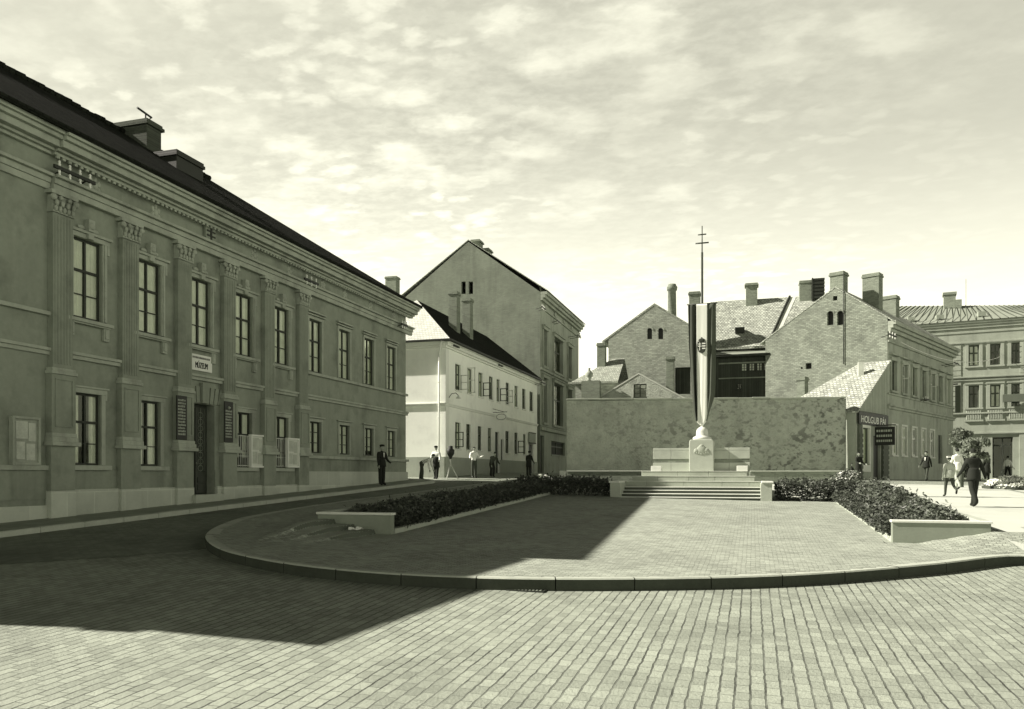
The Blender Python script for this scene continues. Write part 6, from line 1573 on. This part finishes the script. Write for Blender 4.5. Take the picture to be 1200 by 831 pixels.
    def hp(p): return place(hc + rotx(V(p), lean * .5 + R(pose.get('nod', 0))))
    vs = []; fs = []; n, m_ = 14, 10
    for j in range(m_ + 1):
        t = math.pi * j / m_
        for i in range(n):
            w = 2 * math.pi * i / n; x, y, z = math.sin(t) * math.cos(w), math.sin(t) * math.sin(w), math.cos(t)
            wj = 1 - .22 * max(0, -z); vs.append(hp((x * .076 * wj, y * .096 * wj + .005, z * .118)))
    for j in range(m_):
        for i in range(n): fs.append((j*n+i, (j+1)*n+i, (j+1)*n+(i+1) % n, j*n+(i+1) % n))
    mb.add(vs, fs, True)
    def hb(c, rx, ry, rz):
        vs = []; fs = []
        for j in range(6):
            t = math.pi * j / 5
            for i in range(8): w = 2*math.pi*i/8; vs.append(hp((c[0] + rx*math.sin(t)*math.cos(w), c[1] + ry*math.sin(t)*math.sin(w), c[2] + rz*math.cos(t))))
        for j in range(5):
            for i in range(8): fs.append((j*8+i, (j+1)*8+i, (j+1)*8+(i+1) % 8, j*8+(i+1) % 8))
        mb.add(vs, fs, True)
    hb((0, -.098, -.018), .014, .02, .028); hb((.078, .005, -.01), .012, .02, .032); hb((-.078, .005, -.01), .012, .02, .032); hb((0, -.088, -.062), .026, .008, .006)
    mb.cur = 3
    for sx in (-1, 1): hb((sx * .03, -.088, .008), .011, .006, .007)
    mb.cur = 2                                                        # five fingers on each hand
    for s, nn in ((-1, 'l'), (1, 'r')):
        d2 = J['d' + nn]; side = V((0, 1, 0)) - d2 * d2.y; side = side.normalized() if side.length > .1 else V((1, 0, 0)); inn = d2.cross(side).normalized() * (-s)
        for fi, (of, ln) in enumerate(((-.027, .068), (-.009, .078), (.009, .072), (.026, .056))):
            a = J['ha'+nn] + side * of; b = a + d2 * ln * .55 + inn * .006; c = b + d2 * ln * .4 + inn * .03
            mb.tube(place(a - d2 * .02), place(b), .0105 * k, .0095 * k, 6); mb.tube(place(b), place(c), .0095 * k, .007 * k, 6)
        a = J['wr'+nn] + d2 * .03 - side * .02; b = a - side * .03 + d2 * .035; c = b + d2 * .035; mb.tube(place(a), place(b), .012 * k, .011 * k, 6); mb.tube(place(b), place(c), .011 * k, .008 * k, 6)
    root = thing('person', label, 'person', loc, group)
    mb.build('body', mats, root, fix=False)
    # coat skirt as clothing
    if coat:
        q = MB(); vs = []; fs = []; n = 18; rows = 5
        for j in range(rows + 1):
            t = j / rows; z = .26 - t * (.26 + coat); r = .128 + .05 * t ** .8 + .02 * coat
            c = up(V((0, 0, z))) if z > 0 else hip + V((0, 0, z))
            for i in range(n): w = 2*math.pi*i/n; vs.append(place(c + V((math.cos(w) * r * 1.12, math.sin(w) * r * .92, 0))))
        for j in range(rows):
            for i in range(n): fs.append((j*n+i, j*n+(i+1) % n, (j+1)*n+(i+1) % n, (j+1)*n+i))
        q.add(vs, fs, True); o = q.build('coat' if coat < .3 else 'skirt', M[cloth['top'] if coat < .3 else cloth['leg']], root, fix=False); md = o.modifiers.new('thick', 'SOLIDIFY'); md.thickness = .012
    if cloth.get('front'):                                             # shirt front showing between the lapels
        q = MB(); pts = [up(V(p)) for p in ((-.035, -.128, .50), (.035, -.128, .50), (.012, -.142, .30), (-.012, -.142, .30))]; q.prism([place(p) for p in pts], ROT @ V((0, -.012, 0))); q.build('shirt_front', M['shirt'], root)
    q = MB(); vs = []; fs = []; n, m_ = 14, 6
    for j in range(m_ + 1):
        t = R(102) * j / m_
        for i in range(n):
            w = 2*math.pi*i/n; x, y, z = math.sin(t)*math.cos(w), math.sin(t)*math.sin(w), math.cos(t)
            if y < 0 and z < .3: y *= .82; z = max(z, .28)
            vs.append(hp((x * .084, y * .106 + .008, z * .128 + .003)))
    for j in range(m_):
        for i in range(n): fs.append((j*n+i, (j+1)*n+i, (j+1)*n+(i+1) % n, j*n+(i+1) % n))
    q.add(vs, fs, True); o = q.build('hair', M['hairm'], root, fix=False)
    if hat:
        q = MB(); hm = {'cap': ((.098, .055, .045), .05), 'brim': ((.09, .16, .11), .04), 'white': ((.1, .06, .06), .05)}[hat]
        def ring(rx, ry, z, yo=0): return [hp((math.cos(2*math.pi*i/16) * rx, math.sin(2*math.pi*i/16) * ry + yo, z)) for i in range(16)]
        if hat == 'brim': rs = [ring(.15, .17, .055), ring(.095, .115, .06), ring(.09, .11, .13), ring(.06, .09, .155), ring(.001, .001, .145)]
        else: rs = [ring(.088, .11, .045), ring(.105, .13, .085, -.005), ring(.1, .12, .12), ring(.05, .06, .14), ring(.001, .001, .143)]
        vs = [p for r in rs for p in r]; fs = [(j*16+i, j*16+(i+1) % 16, (j+1)*16+(i+1) % 16, (j+1)*16+i) for j in range(len(rs)-1) for i in range(16)]
        q.add(vs, fs, True)
        if hat != 'brim': q.prism([hp((x, y, .05)) for x, y in ((-.07, -.09), (.07, -.09), (.05, -.155), (-.05, -.155))], ROT @ V((0, 0, .012)))
        q.build('hat' if hat == 'brim' else 'cap', M['suit'] if hat != 'white' else M['shirt'], root, fix=False)
    return root
def at(px, zc):
    x, y = XY(px, zc); return (x, y, gz(x, y))
FWD = lambda deg: R(deg) + ANG                                        # 0 faces the camera, 180 faces away from it
person('man in a dark suit and flat cap standing on the pavement by the museum wall', at(447.5, 34.6), 1.70, FWD(52), dict(top='suit', leg='suit', front=1, wide=1), dict(arml=(4, 9, 14), armr=(14, 8, 40), legl=(2, 2), legr=(-2, 0)), hat='cap', coat=.12)
person('man in white shirt and dark trousers bending down at the museum corner', at(494, 41.5), 1.72, FWD(80), dict(top='shirt', leg='trousers', wide=1), dict(lean=68, arml=(5, 6, 5), armr=(12, 6, 5), legl=(10, 12), legr=(-6, 4)))
person('man in a dark apron, cap and white sleeves standing beside the tripod', at(511, 43.2), 1.74, FWD(-20), dict(top='shirt', leg='suit', fore='top', wide=1), dict(arml=(12, 12, 60), armr=(12, 14, 50), legl=(-8, 4), legr=(10, 6)), hat='cap', coat=.32)
person('bareheaded man in white shirt and dark trousers standing before the white house', at(555.5, 44.6), 1.70, FWD(25), dict(top='shirt', leg='trousers', fore='top', wide=1), dict(arml=(20, 16, 75), armr=(24, 16, 85), legl=(2, 2), legr=(-3, 0)))
person('person in dark clothes stooping by the white house doorway', at(576, 45.5), 1.55, FWD(30), dict(top='trousers', leg='suit', wide=1), dict(lean=42, arml=(10, 8, 20), armr=(20, 8, 30), legl=(28, 44), legr=(22, 40)))
person('person in black clothes standing at the far end of the white house', at(619.5, 48), 1.45, FWD(150), dict(top='suit', leg='suit', wide=1), dict(lean=10, arml=(10, 10, 30), armr=(10, 10, 30)), coat=.3, hat='cap')
person('woman in black standing beside the corner shop wall', at(1006, 44.5), 1.55, FWD(20), dict(top='suit', leg='suit'), dict(arml=(18, 8, 60), armr=(16, 8, 50)), coat=.6)
person('small child in dark clothes beside the woman in black', at(998, 43.5), .95, FWD(60), dict(top='suit', leg='suit'), dict(arml=(10, 12, 20), armr=(30, 12, 20)), coat=.2)
person('man in dark suit with pale collar walking along the corner house front', at(1085.5, 44), 1.62, FWD(-55), dict(top='suit', leg='trousers', front=1), dict(arml=(20, 8, 20), armr=(-18, 8, 15), legl=(-16, 14), legr=(18, 6)), coat=.12)
person('boy in a pale cap and light jacket walking away over the sunny street', at(1112.5, 28.5), 1.42, FWD(172), dict(top='lightcoat', leg='trousers'), dict(arml=(16, 10, 25), armr=(-14, 10, 20), legl=(-20, 42), legr=(16, 8)), hat='white', coat=.10)
person('man in a white jacket walking away ahead of the boy in the pale cap', at(1121.5, 33), 1.68, FWD(185), dict(top='shirt', leg='lightcoat'), dict(arml=(-14, 9, 18), armr=(18, 9, 18), legl=(18, 8), legr=(-16, 20)), coat=.12)
person('large man in a dark suit walking away beside the round flower bed', at(1141, 23.9), 1.70, FWD(183), dict(top='suit', leg='suit', collar='shirt', wide=1), dict(lean=4, arml=(-12, 17, 14), armr=(14, 15, 24), legl=(15, 6), legr=(-13, 16)), coat=.14)
person('person in dark clothes standing behind the large walking man', at(1156.5, 40), 1.62, FWD(200), dict(top='trousers', leg='suit'), dict(arml=(8, 10, 20), armr=(12, 10, 20)), coat=.3)
person('person in a white top walking before the palace shop window', at(1181, 52), 1.6, FWD(120), dict(top='shirt', leg='suit'), dict(arml=(12, 10, 30), armr=(-10, 10, 20), legl=(12, 8), legr=(-12, 12)))
